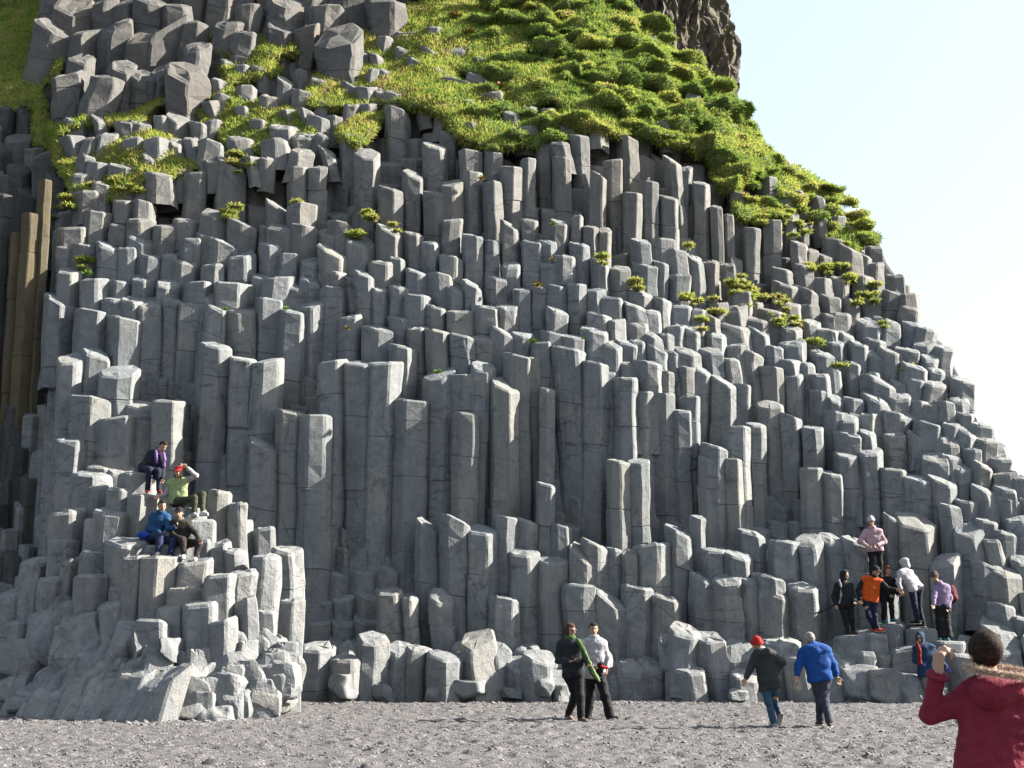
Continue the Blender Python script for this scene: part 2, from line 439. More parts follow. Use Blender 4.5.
# stones that stick out of the grass
pseudo([(55, 115), (210, 110), (215, 60), (300, 60), (345, 100), (340, 150), (200, 170), (90, 205)], 100, 14, 30, 15, 'stone')
pseudo([(345, 60), (420, 20), (480, 40), (500, 100), (560, 110), (600, 120), (560, 145), (470, 135), (420, 100), (345, 120)], 40, 12, 28, 14, 'stone')
pseudo([(600, 40), (700, 80), (790, 165), (860, 205), (865, 245), (800, 225), (720, 175), (640, 110)], 16, 12, 22, 18, 'stone')
# crag blocks along the top left
pseudo([(50, -160), (400, -160), (400, 10), (345, 40), (200, 40), (190, 80), (60, 75)], 110, 22, 40, 22, 'crag')
# lowest row of stubs at the foot
for u in np.arange(298, 1240, 21):
    cols.append([u-15+r.uniform(-4, 4), u+15+r.uniform(-4, 4), r.uniform(640, 668), None, 'foot'])
for c in cols:
    if c[4] == 'crag': c[3] = float(gd((c[0]+c[1])/2, c[2])) - .8 + r.uniform(-.5, .3)
    if c[3] is None: c[3] = float(gd((c[0]+c[1])/2, c[2])) + r.uniform(-.14, .14)
# ledges that carry the climbers (flat tops at given distance)
for a, b, v, d in ((838, 862, 636, 33.7), (860, 884, 633, 33.7), (876, 900, 624, 34.0), (908, 932, 629, 33.9), (934, 960, 641, 33.6), (862, 892, 579, 35.0)):
    cols.append([a, b, v, d, 'ledge'])
# hidden back rows fill the gaps
fill = []
for v in np.arange(-150, 690, 24):
    for u in np.arange(-140, 1290, 23):
        uu = u + r.uniform(-5, 5); vv = v + r.uniform(-5, 5)
        if vv < sil(uu)+8 or (uu < 66 and 190 < vv < 480): continue
        fill.append([uu-14, uu+14, vv, float(gd(uu, vv))+1.45, 'fill'])

# visible area estimate -> the hundred that show largest are parts of their own
Wd, Hd = 512, 384
zb = np.full((Hd, Wd), 1e9); ib = np.full((Hd, Wd), -1)
for i, c in enumerate(cols):
    x0, x1 = int(max(0, c[0]/2)), int(min(Wd, c[1]/2)); y0 = int(max(0, c[2]/2)); y1 = min(Hd, 348)
    if x1 <= x0 or y0 >= y1: continue
    s = zb[y0:y1, x0:x1]; m = s > c[3]-.3; s[m] = c[3]-.3; ib[y0:y1, x0:x1][m] = i
cnt = np.bincount(ib[ib >= 0], minlength=len(cols))
for i, c in enumerate(cols):
    if c[4] == 'foot': cnt[i] *= .4
top100 = set(np.argsort(-cnt)[:100].tolist())

cliff = empty('cliff', (0, 36, 0)); tag(cliff, kind='structure', label='grey cliff of stepped basalt columns rising behind the dark beach', cat='cliff')
rest = {}
for i, c in enumerate(cols+fill):
    uL, uR, v, Y, kd = c
    u = (uL+uR)/2; p = P(u, v, Y); wd = (uR-uL)/FPX*Y*(1.26 if kd == 'hand' and v > 290 else 1.12 if kd == 'hand' else 1.26 if kd in ('step', 'blk') else 1.1)
    kw = {}; mat = ROCK; zb_ = max(-.3, p[2]-9)
    if v < 320: mat = ROCKUP if (v < 235 or u > 700) else ROCK
    if kd == 'tan': mat = ROCKTAN if (12 < u < 52) else ROCKSHADE; kw['tilt'] = (0, .1)  # columns outside the tan span take the shade-darkened colour
    if kd == 'ledgerock': mat = ROCKSHADE if rng.random() < .45 else ROCKCRAG; zb_ = p[2]-3; kw['rough'] = 2; kw['tilt'] = (r.normal(-.1, .3), r.uniform(.1, .8)); wd *= 1.2
    if kd == 'dark': mat = ROCK; zb_ = max(-.3, p[2]-4); mat = ROCKSHADE if rng.random() < .5 else ROCK  # half the recess rubble takes the shade-darkened colour
    if kd == 'fill': zb_ = max(-.3, p[2]-3.5); kw['joints'] = False
    if kd == 'ledge': kw['flat'] = True; zb_ = -.3; wd *= 1.25
    if kd in ('step', 'blk'):
        zb_ = max(-.3, p[2]-2.6); kw['rough'] = 1.7
        kw['tilt'] = (r.normal(-.16, .17), r.uniform(.1, .6))
    if kd == 'step':
        g_ = np.clip((u-820)/130, 0, 1)*np.clip((500-v)/80, 0, 1)
        kw['lean'] = (g_*r.uniform(.05, .34), r.uniform(.0, .25))
    if kd == 'hand' and v < 400: kw['lean'] = (r.normal(.0, .025), r.uniform(-.02, .05)); 
    if kd == 'hand' and v > 500: kw['rough'] = 1.5
    if kd == 'stone': zb_ = p[2]-1.1; kw['rough'] = 2.2; kw['lean'] = (r.normal(0, .15), r.normal(.05, .1)); kw['joints'] = False
    if kd == 'crag': mat = ROCKCRAG; zb_ = p[2]-4.5; kw['rough'] = 3; kw['chunky'] = True; kw['tilt'] = (r.normal(-.1, .4), r.uniform(.2, 1.0)); kw['lean'] = (r.normal(.03, .07), r.uniform(.0, .15)); wd *= 1.15
    if kd == 'foot': kw['rough'] = 2.6; kw['chunky'] = True; kw['tilt'] = (r.normal(0, .2), r.uniform(.1, .8)); mat = ROCKSEA
    if kd == 'hand' and v > 575: mat = ROCKSEA; kw['rough'] = 2
    rr = np.random.default_rng(1000+i)
    if i < len(cols) and i in top100:
        mb = MB(); column(mb, p[0], p[1], wd, p[2], zb_, rr, **kw)
        mb.build('basalt_column', mat, cliff, origin=(p[0], p[1], max(0, zb_)))
    else:
        mb = rest.setdefault(mat.name, (MB(), mat))[0]
        column(mb, p[0], p[1], wd, p[2], zb_, rr, **kw)
allm = MB(); mats = []
for k_, (mb, m) in rest.items():
    for mm in mb.M: mm[:] = len(mats)
    mats.append(m); allm.merge(mb)
o = allm.build('basalt_columns', mats, cliff, origin=(0, 36, 0)); tag(o, kind='stuff')

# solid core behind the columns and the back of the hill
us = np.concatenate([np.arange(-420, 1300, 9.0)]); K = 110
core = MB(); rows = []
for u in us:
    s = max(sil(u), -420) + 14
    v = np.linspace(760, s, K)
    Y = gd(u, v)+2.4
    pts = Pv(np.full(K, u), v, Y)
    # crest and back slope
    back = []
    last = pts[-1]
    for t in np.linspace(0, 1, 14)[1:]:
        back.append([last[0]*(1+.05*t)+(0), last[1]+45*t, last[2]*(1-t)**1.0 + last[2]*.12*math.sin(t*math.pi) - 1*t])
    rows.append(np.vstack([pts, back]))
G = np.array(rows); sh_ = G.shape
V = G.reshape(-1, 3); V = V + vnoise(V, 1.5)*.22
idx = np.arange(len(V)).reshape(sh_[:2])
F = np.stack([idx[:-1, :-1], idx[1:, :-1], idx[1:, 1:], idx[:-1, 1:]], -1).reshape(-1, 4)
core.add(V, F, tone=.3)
core.build('rock_core', ROCKSHADE, cliff, origin=(0, 36, 0), smooth=True)

# rounded lumps where the columns meet the beach
lumps = [(374, 664, 26, 54), (398, 670, 26, 46), (420, 672, 24, 48), (447, 676, 32, 42), (476, 665, 30, 54), (487, 684, 28, 28), (498, 672, 22, 46), (520, 680, 27, 34), (540, 676, 28, 40), (560, 688, 24, 22),
         (346, 678, 30, 40), (318, 672, 26, 52), (686, 654, 26, 50), (708, 658, 24, 46), (690, 684, 26, 30), (745, 688, 26, 30), (800, 680, 30, 44), (835, 678, 32, 46), (858, 672, 28, 44), (884, 672, 26, 44), (905, 670, 28, 44), (925, 676, 30, 40), (960, 672, 36, 44),
         (1000, 665, 36, 50), (1040, 660, 40, 60), (1080, 665, 40, 60)]
SD[(34, 50)] = sphere_dirs(34, 50)
lm = MB()
for k_, (u, v, a, b) in enumerate(lumps):
    Y = 33.5 + r.uniform(-.15, .25) - (.2 if v > 674 else 0)
    p = P(u, v-b/2, Y); wd = a/FPX*Y
    column(lm, p[0], p[1], wd*1.25, p[2], -.3, r, tilt=(r.normal(-.06, .16), r.uniform(.1, .5)), lean=(r.normal(0, .08), r.uniform(0, .2)), rough=1.6, joints=b > 44, chunky=True)
    if k_ % 3 == 0:
        q = P(u+r.uniform(-14, 14), 694, Y-.45); boulder(lm, q, (r.uniform(.3, .6), .4, r.uniform(.25, .45)), r, rnd=42, nplanes=8, noise=.03, res=(18, 28))
lo = lm.build('cliff_foot', ROCKSEA, cliff, origin=(0, 36, 0))
# ---------------------------------------------------------------- outcrop on the left
outc = empty('rock_outcrop', tuple(P(165, 700, 27.5)*np.array([1, 1, 0])))
tag(outc, 'pale sea-worn outcrop of broken basalt blocks jutting onto the beach at the left', 'rock outcrop')
OB = '''107 147 541 28.5|121 150 556 28.05|146 179 557 28.0 f|135 203 546 28.75 f|176 208 563 28.0|205 236 575 27.6|227 256 572 27.9|250 278 556 28.4|273 303 549 29.5
278 302 598 29.2|172 203 588 27.7|137 168 619 27.0|80 107 553 28.7|75 108 574 28.3|52 84 511 29.6|95 130 511 29.4|84 100 520 29.2|107 132 489 29.7|130 158 495 29.55 f
88 108 486 30.2|72 111 474 30.6|121 158 474 30.2 f|208 230 491 30.2|230 248 502 30.0|165 207 509 29.5 f|186 216 520 29.05 f|205 232 545 28.9|222 246 552 28.7|196 214 537 28.8
50 78 540 29.4|40 66 575 29.0|60 92 600 28.5|100 130 600 28.0|110 140 585 28.2|205 236 620 27.3|235 258 600 27.6|60 80 560 29.1|20 50 560 29.8|-5 28 590 30.0|10 44 620 29.4|-40 0 560 30.5|255 276 610 28.0
182 220 600 27.45|158 184 606 27.4|238 254 520 30.4|254 276 528 30.3'''
r = np.random.default_rng(5)
for i, row in enumerate(OB.replace('\n', '|').split('|')):
    q = row.split(); a, b, v, d = map(float, q[:4]); p = P((a+b)/2, v, d)
    mb = MB(); rr = np.random.default_rng(300+i)
    fl = len(q) > 4
    column(mb, p[0], p[1], (b-a)/FPX*d*1.12, p[2], -.3 if v > 545 else max(-.3, p[2]-3.2), rr, rough=1.0 if fl else 1.6, flat=fl,
           tilt=(0, .02) if fl else (r.normal(0.05, .12), r.uniform(0.0, .25)), dep=(1.0 if fl else None), chunky=(not fl and v > 540))
    mb.build('basalt_block', ROCKSEA, outc, origin=(p[0], p[1], max(0, p[2]-2)))
mb = MB()
LB = [(60, 640, 70, 90, 28.2), (35, 668, 60, 60, 28.1), (20, 688, 50, 36, 27.8), (95, 655, 50, 110, 27.5), (70, 690, 70, 50, 27.3), (115, 680, 60, 70, 27.0), (100, 640, 60, 90, 27.9), (140, 665, 46, 90, 26.9), (130, 705, 60, 34, 26.5),
      (150, 640, 30, 40, 26.8), (162, 655, 26, 30, 26.6), (180, 652, 18, 26, 26.5), (165, 690, 60, 60, 26.4), (201, 646, 44, 72, 26.95), (195, 690, 50, 56, 26.4), (222, 672, 40, 80, 26.8), (225, 700, 50, 40, 26.5), (200, 712, 60, 24, 26.2), (230, 712, 36, 20, 26.2),
      (250, 665, 34, 50, 27.3), (272, 658, 28, 44, 27.5), (255, 695, 40, 50, 26.9), (278, 690, 26, 50, 27.2), (180, 718, 40, 16, 26.1), (268, 705, 34, 26, 26.9), (100, 712, 60, 22, 26.6), (50, 705, 60, 22, 27.1), (75, 615, 40, 36, 28.4), (150, 715, 40, 18, 26.2), (290, 680, 20, 50, 28.2)]
for (u, v, a, b, Y) in LB:
    p = P(u, v, Y+.75); boulder(mb, p, (a/FPX*Y*1.0, 1.4, b/FPX*Y*.85), r, rnd=40, nplanes=8, noise=.07, res=(34, 50))
rs = np.random.default_rng(77)
for u in np.arange(8, 150, 10.5):            # sea-worn feet of columns that sweep outwards to the left
    for row in range(3):
        uu = u+rs.uniform(-5, 5)+row*6; v = 700-(uu*.50 if row == 0 else uu*.36 if row == 1 else uu*.2)-rs.uniform(0, 14)+row*5; Y = 28.5-uu/150*1.2-row*.55
        p = P(uu+14, v, Y); le = rs.uniform(.2, .55)
        column(mb, p[0], p[1], rs.uniform(.45, .8), p[2], -.3, rs, tilt=(rs.normal(.0, .2), rs.uniform(.2, .7)), lean=(le, rs.uniform(.15, .45)), rough=1.0, joints=False, chunky=True)
for k in range(74):                          # crusty broken blocks on the bright side
    u = rs.uniform(128, 286); v = rs.uniform(645, 712); Y = 26.3 + abs(u-190)/190*1.2 + (712-v)/66*.9
    p = P(u, v, Y+.1); z_ = rs.uniform(.3, .75)
    boulder(mb, p, (z_, z_*.9, z_*rs.uniform(.8, 1.5)), rs, rnd=60, nplanes=9, noise=.035, res=(18, 28))
mb.build('sea_worn_base', ROCKSEA, outc, origin=tuple(P(165, 700, 27.5)*np.array([1, 1, 0])))

# loose boulders that can be told apart at the foot of the cliff
r = np.random.default_rng(91)
BL = [(885, 690, 40, 34, 'low rounded boulder on the beach edge just left of the person in a red coat'),
      (858, 686, 34, 36, 'rounded grey boulder at the cliff foot right of the blue jacket walker'), (908, 690, 26, 30, 'small round boulder half hidden by the red coat elbow'),
      (545, 690-2, 20, 16, 'small low stone at the cliff foot left of the walking couple'), (470, 690, 26, 16, 'flat little stone at the cliff foot between taller lumps'),
      (345, 684, 26, 20, 'small dark stone in the shade right of the pale outcrop')]
for (u, v, a, b, lab) in BL:
    Y = 33.0; mb = MB(); p = P(u, v, Y); boulder(mb, p, (a/FPX*Y*1.1, .8, b/FPX*Y*1.15), r, rnd=42, nplanes=9, noise=.04, res=(34, 50))
    tag(mb.build('boulder', ROCKSEA, None, origin=(p[0], p[1], 0), smooth=True), lab, 'boulder')
# ---------------------------------------------------------------- grass
r = np.random.default_rng(33)
st = 3.0
gu = np.arange(-150, 885, st); gv = np.arange(-110, 275, st)
U, W = np.meshgrid(gu, gv, indexing='ij')
jn = vnoise(np.stack([U.ravel(), W.ravel(), 0*U.ravel()], -1), 28)
inside = inpoly((U.ravel()+jn[:, 0]*13), (W.ravel()+jn[:, 1]*11), GRASSPOLY).reshape(U.shape)
inside &= W > np.vectorize(sil)(U)+2
Y = gd(U, W)
p0 = Pv(U, W, Y)
nn = vnoise(p0.reshape(-1, 3), 1.6)[:, 1].reshape(U.shape); n2 = vnoise(p0.reshape(-1, 3), .45)[:, 1].reshape(U.shape)
Yt = Y - .05 + nn*.34 + n2*.10
# bare patches on the left where rock shows
bare = (vnoise(p0.reshape(-1, 3)+20, 1.3)[:, 0].reshape(U.shape) > np.interp(U, [52, 62, 330, 480, 620, 900], [3, .22, .26, .5, .62, .42]))
inside &= ~bare
edge = inside.copy()
for ax in (0, 1):
    for d in (-1, 1): edge &= np.roll(inside, d, ax)
Yt = np.where(inside, Yt, Yt+.55); Yt = np.where(inside & ~edge, Yt+.2, Yt)
pt = Pv(U, W, Yt)
idx = np.arange(U.size).reshape(U.shape)
keep = inside[:-1, :-1] | inside[1:, :-1] | inside[1:, 1:] | inside[:-1, 1:]
Fq = np.stack([idx[:-1, :-1], idx[:-1, 1:], idx[1:, 1:], idx[1:, :-1]], -1)[keep]
mb = MB(); mb.add(pt.reshape(-1, 3), Fq, tone=.5)
# surface samples for blades: position, normal, tone
S_p, S_n, S_t, S_l = [], [], [], []
def sample_quads(V, Fq, per_m2, tone, length, r):
    a, b, c, d = (V[Fq[:, i]] for i in range(4))
    nrm = np.cross(c-a, d-b); ar = np.linalg.norm(nrm, axis=1)/2; nrm /= (2*ar[:, None]+1e-12)
    nrm *= np.where(nrm[:, 1:2] > 0, -1, 1) if tone is None else 1
    cnt = r.poisson(np.minimum(ar, .4)*per_m2)
    k = np.repeat(np.arange(len(Fq)), cnt)
    s, t = r.random(len(k))[:, None], r.random(len(k))[:, None]
    return (a[k]*(1-s)+b[k]*s)*(1-t) + (d[k]*(1-s)+c[k]*s)*t, nrm[k], k
pp, nm, k = sample_quads(pt.reshape(-1, 3), Fq, 480, None, .2, r)
ct = np.clip((pp[:, 0]+3)/6, 0, 1)
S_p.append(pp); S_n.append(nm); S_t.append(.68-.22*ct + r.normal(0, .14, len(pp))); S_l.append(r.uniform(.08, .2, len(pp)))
# cushions of grass on the steep right shoulder
TP = [(590, -60), (625, 0), (680, 45), (735, 98), (762, 138), (790, 160), (860, 202), (868, 242), (800, 215), (750, 185), (700, 150), (640, 130), (600, 110), (560, 90), (540, 40), (480, -60)]
D, Q, T = SD[(10, 14)]
tus = []; tries = 0
while len(tus) < 260 and tries < 9000:
    tries += 1
    u = r.uniform(480, 872); v = r.uniform(-60, 245)
    if not inpoly(u, v, TP) and not (r.random() < .05 and inpoly(u, v, GRASSPOLY)): continue
    if all((u-a)**2+((v-b)*1.2)**2 > (13)**2 for a, b, _ in tus):
        if v > sil(u)+1: tus.append((u, v, float(np.clip(r.lognormal(-1.1, .38), .13, .62)) * (1 if u < 740 else .6)))
for (u, v, s) in tus:
    Yc = float(gd(u, v))-.05; c = P(u, v, Yc)
    V = D.copy(); V[:, 2] = np.where(V[:, 2] < 0, V[:, 2]*.9, V[:, 2]*.75)
    V = V*np.array([s*r.uniform(.9, 1.7), s, s*r.uniform(.42, .8)]); V += vnoise(V+c, .35)*.14*s/.4; V += c
    mb.add(V, [Q, T], tone=.4)
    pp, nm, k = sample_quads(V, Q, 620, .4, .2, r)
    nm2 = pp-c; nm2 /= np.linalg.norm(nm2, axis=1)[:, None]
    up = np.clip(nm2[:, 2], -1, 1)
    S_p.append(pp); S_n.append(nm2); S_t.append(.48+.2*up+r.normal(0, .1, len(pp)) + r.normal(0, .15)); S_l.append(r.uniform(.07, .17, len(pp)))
# strips and tufts on the ledges
SPOTS = [(735, 282, 20), (752, 292, 24), (772, 299, 20), (745, 303, 14), (812, 262, 16), (830, 268, 18), (852, 278, 14), (872, 292, 12), (690, 300, 12), (640, 283, 8), (600, 262, 6), (880, 320, 8), (905, 365, 8), (812, 345, 8), (838, 360, 7),
         (230, 213, 16), (128, 187, 26), (60, 205, 22), (240, 158, 18), (300, 200, 10), (370, 212, 14), (352, 235, 10), (395, 228, 8), (90, 262, 9), (690, 250, 6), (775, 318, 12), (795, 322, 9), (700, 330, 6), (860, 300, 9), (715, 305, 10), (765, 220, 20), (785, 210, 18), (750, 200, 14), (800, 232, 16)]
D6, Q6, T6 = SD[(6, 9)]
for (u, v, s) in SPOTS:
    for q in range(max(1, int(s/3))):
        uu = u+r.normal(0, s*.45); vv = v+r.normal(0, 4.5); Yc = float(gd(uu, vv))-.15; c = P(uu, vv, Yc); rad = r.uniform(.05, .15)
        V = D6*np.array([rad*1.6, rad*1.6, rad*.5]); V += c; mb.add(V, [Q6, T6], tone=.4)
        pp, nm, k = sample_quads(V, Q6, 700, .4, .15, r); nm2 = pp-c; nm2 /= np.linalg.norm(nm2, axis=1)[:, None]
        S_p.append(pp); S_n.append(nm2); S_t.append(.72+r.normal(0, .13, len(pp))); S_l.append(r.uniform(.06, .15, len(pp)))
for m_ in mb.M: m_[:] = 0
Pp = np.concatenate(S_p); Nn = np.concatenate(S_n); Tt = np.concatenate(S_t); Ll = np.concatenate(S_l)
n = len(Pp); print('blades', n)
rd = r.normal(0, 1, (n, 3)); dirv = Nn*.75 + np.array([0, -.12, .45]) + rd*.38; dirv /= np.linalg.norm(dirv, axis=1)[:, None]
side = np.cross(dirv, r.normal(0, 1, (n, 3))); side /= np.linalg.norm(side, axis=1)[:, None]+1e-9
wv = r.uniform(.007, .018, n)[:, None]
tip = Pp + dirv*Ll[:, None] + np.array([0, -.02, -.25])*Ll[:, None]
midp = Pp + dirv*Ll[:, None]*.55
V = np.stack([Pp-side*wv, Pp+side*wv, midp+side*wv*.8, midp-side*wv*.8, tip], 1).reshape(-1, 3)
b = np.arange(n)*5
mb.add(V, [np.stack([b, b+1, b+2, b+3], -1), np.stack([b+3, b+2, b+4], -1)], mat=1, tone=np.repeat(np.clip(Tt, 0, 1), 5))
g = mb.build('grass', [TURF, GRASS], None, origin=(0, 44, 10))
tag(g, 'sunlit green and yellow grass in cushions over the top of the cliff', 'grass', kind='stuff')

# small leafy plants growing out of cracks
LEAF = flat_mat('leaf_green', (.08, .16, .015), .6, var=.35, scale=40)
FLOW = flat_mat('rusty_leaf', (.2, .08, .02), .6, var=.4, scale=40)
PL = [(87, 271, .2, 0, 'bright weed on a block near the tan columns'), (286, 306, .13, 0, 'small bright green weed beside a tall column top left of centre'), (225, 307, .12, 0, 'tiny green weed behind the pointed column'),
      (347, 326, .13, 1, 'rusty little plant left of the tall twin columns'), (537, 283, .2, 1, 'rust tipped plant between the short columns at centre'), (533, 339, .16, 0, 'green plant spreading on the broad ledge above the striped column'),
      (553, 257, .13, 1, 'orange flowering plant below the central tall columns'), (438, 370, .16, 0, 'dark green plant in the hollow between two flat column tops'), (553, 222, .13, 0, 'yellow green plant among the upper central columns'),
      (482, 176, .16, 1, 'rusty plant at the foot of the grass edge'), (584, 336, .1, 0, 'tiny weed right of the striped column'), (500, 85, .3, 1, 'reddish flowering plant beside the pale stump in the grass'),
      (470, 30, .3, 1, 'brown seed heads in the upper grass'), (455, 14, .3, 1, 'tallest brown seed heads near the top of the picture')]
for (u, v, s, ty, lab) in PL:
    Yc = float(gd(u, v))-.5; c = P(u, v+3, Yc); mb = MB()
    m_ = 130 if s < .25 else 260
    for q in range(m_):
        d = r.normal(0, 1, 3); d[2] = abs(d[2])*.9; d /= np.linalg.norm(d); cc = c + d*s*r.uniform(.05, .9)**.8*np.array([1, .8, .8])
        sd = np.cross(d, r.normal(0, 1, 3)); sd /= np.linalg.norm(sd); L = s*.26
        mb.add([cc-sd*L*.45, cc+d*L*.5, cc+sd*L*.45, cc-d*L*.6+[0, 0, -.01]], np.array([[0, 1, 2, 3]]), mat=(1 if ty and r.random() < .55 else 0))
    for q in range(6):
        d = r.normal(0, .5, 3); d[2] = 1; e = c+d*s*.6; mb.add([c-[.004, 0, 0], c+[.004, 0, 0], e], np.array([[0, 1, 2]]))
    tag(mb.build('ledge_plant', [LEAF, FLOW], None, origin=tuple(c)), lab, 'plant', 'small plants on the rock ledges')

# ---------------------------------------------------------------- far crag beyond the grass
vs = np.linspace(-330, 150, 130); K = 520
ur = np.interp(vs, [-330, -150, -60, -20, 0, 20, 35, 55, 75, 95, 150], [640, 680, 700, 710, 717, 723, 730, 735, 735, 731, 733])
rows = []
for v, u in zip(vs, ur):
    c = P(585, v, 68); e = P(u, v, 68); rx = e[0]-c[0]
    th = np.arange(K)*2*math.pi/K
    rows.append(np.stack([c[0]+rx*np.cos(th), c[1]+8*np.sin(th), np.full(K, c[2])], -1))
G = np.array(rows).reshape(-1, 3)
th = np.tile(np.arange(K)*2*math.pi/K, len(vs))
q = np.stack([np.cos(th)*9, np.sin(th)*9, G[:, 2]*.22], -1)
rid = -np.abs(vnoise(q, .45)[:, 0])*.45 - np.abs(vnoise(q, .2)[:, 1])*.28 + .35 + vnoise(q, 1.5)[:, 2]*.2 + vnoise(G, 1.2)[:, 0]*.2
G[:, 0] += np.cos(th)*(rid-.35); G[:, 1] += np.sin(th)*rid*1.5; G += vnoise(G, .5)*.10 + vnoise(G, .22)*.06
idx = np.arange(len(G)).reshape(len(vs), K); A, B = idx[:-1], idx[1:]
mb = MB(); mb.add(G, np.stack([A, np.roll(A, -1, 1), np.roll(B, -1, 1), B], -1).reshape(-1, 4))
mb.add([G[:K].mean(0)+[0, 0, .8]] + list(G[:K]), np.stack([np.zeros(K, int), 1+np.arange(K), 1+(np.arange(K)+1) % K], -1))
tag(mb.build('rock_crag', CRAG, None, origin=tuple(P(585, 150, 68))), 'brown ribbed rock crag rising behind the grassy shoulder', 'crag', kind='structure')
# ---------------------------------------------------------------- beach
r = np.random.default_rng(9)
fx = np.arange(-14, 14.01, .055); fy = np.arange(14.5, 36, .055)
cx_ = np.concatenate([[-1500, -600, -250, -100, -50, -30, -20, -16], fx, [16, 20, 30, 50, 100, 250, 600, 1500]])
cy_ = np.concatenate([[-800, -200, -60, -20, -5, 2, 5, 7, 9, 11, 13], fy, [38, 42, 50, 80, 150, 400, 1200, 3000]])
X, Yg = np.meshgrid(cx_, cy_, indexing='ij')
pts = np.stack([X.ravel(), Yg.ravel(), np.zeros(X.size)], -1)
near = np.clip(np.minimum(np.minimum(X+14, 14-X), np.minimum(Yg-14.5, 36-Yg))/1.0, 0, 1).ravel()
h = vnoise(pts, 1.1)[:, 0]*.004 + vnoise(pts, .33)[:, 1]*.003 + vnoise(pts, .16)[:, 2]*.002
h = (h*near).reshape(X.shape)
for k in range(9500):
    x0, y0 = r.uniform(-13, 13), r.uniform(15, 35)
    i0 = np.searchsorted(cx_, x0); j0 = np.searchsorted(cy_, y0)
    sl_ = (slice(i0-7, i0+8), slice(j0-7, j0+8)); a = r.uniform(0, math.pi)
    dx, dy = X[sl_]-x0, Yg[sl_]-y0
    e = (math.cos(a)*dx+math.sin(a)*dy)/.15; f = (-math.sin(a)*dx+math.cos(a)*dy)/.075
    q2 = e*e+f*f; dd = r.uniform(.014, .040)
    h[sl_] += -dd*np.exp(-q2) + dd*.5*np.exp(-(np.sqrt(q2)-1.5)**2*3)
h += np.clip((Yg-32.3)/2.5, 0, 1)*np.clip((40-Yg)/3, 0, 1)*.03
pts[:, 2] = h.ravel()
idx = np.arange(X.size).reshape(X.shape)
mb = MB(); mb.add(pts, np.stack([idx[:-1, :-1], idx[1:, :-1], idx[1:, 1:], idx[:-1, 1:]], -1).reshape(-1, 4))
tag(mb.build('beach', SAND, smooth=True), kind='structure', label='dark grey shingle beach marked with footprints', cat='beach')
def gz(x, y):
    i = min(max(np.searchsorted(cx_, x), 1), len(cx_)-1); j = min(max(np.searchsorted(cy_, y), 1), len(cy_)-1)
    return float(h[i, j])
PEB = flat_mat('pebble_grey', (.11, .105, .105), .85, var=.6, scale=6)
mb = MB()
o8 = np.array([[1, 0, 0], [0, 1, 0], [-1, 0, 0], [0, -1, 0], [0, 0, 1], [0, 0, -1]], float)
f8 = np.array([[0, 1, 4], [1, 2, 4], [2, 3, 4], [3, 0, 4], [1, 0, 5], [2, 1, 5], [3, 2, 5], [0, 3, 5]])
n = 15000; yy = 15.2+18.5*r.random(n)**1.3; xx = r.uniform(-13, 13, n)
zz = np.array([gz(a, b) for a, b in zip(xx, yy)])
sc = r.uniform(.008, .024, (n, 1, 1))*np.array([1.3, 1.1, .7]); 
big = r.random(n) < .045; foot = r.random(n) < .10
yy2 = np.where(xx < -4.2, 26.0+np.abs(xx+6)*.25-r.random(n)**2*1.2, 33.0-r.random(n)**2*1.0); yy = np.where(foot, yy2, yy)
zz = np.where(foot, .005, zz); sc = sc*np.where(foot, r.uniform(1, 3.2, n), np.where(big, 1.6, 1))[:, None, None]
V = (o8[None]*r.uniform(.7, 1.2, (n, 6, 1)))*sc + np.stack([xx, yy, zz+.004], -1)[:, None, :]
mb.add(V.reshape(-1, 3), (f8[None]+6*np.arange(n)[:, None, None]).reshape(-1, 3), tone=np.repeat(r.random(n), 6))
tag(mb.build('pebbles', PEB, smooth=True), 'loose grey pebbles scattered over the dark beach', 'pebbles', kind='stuff')
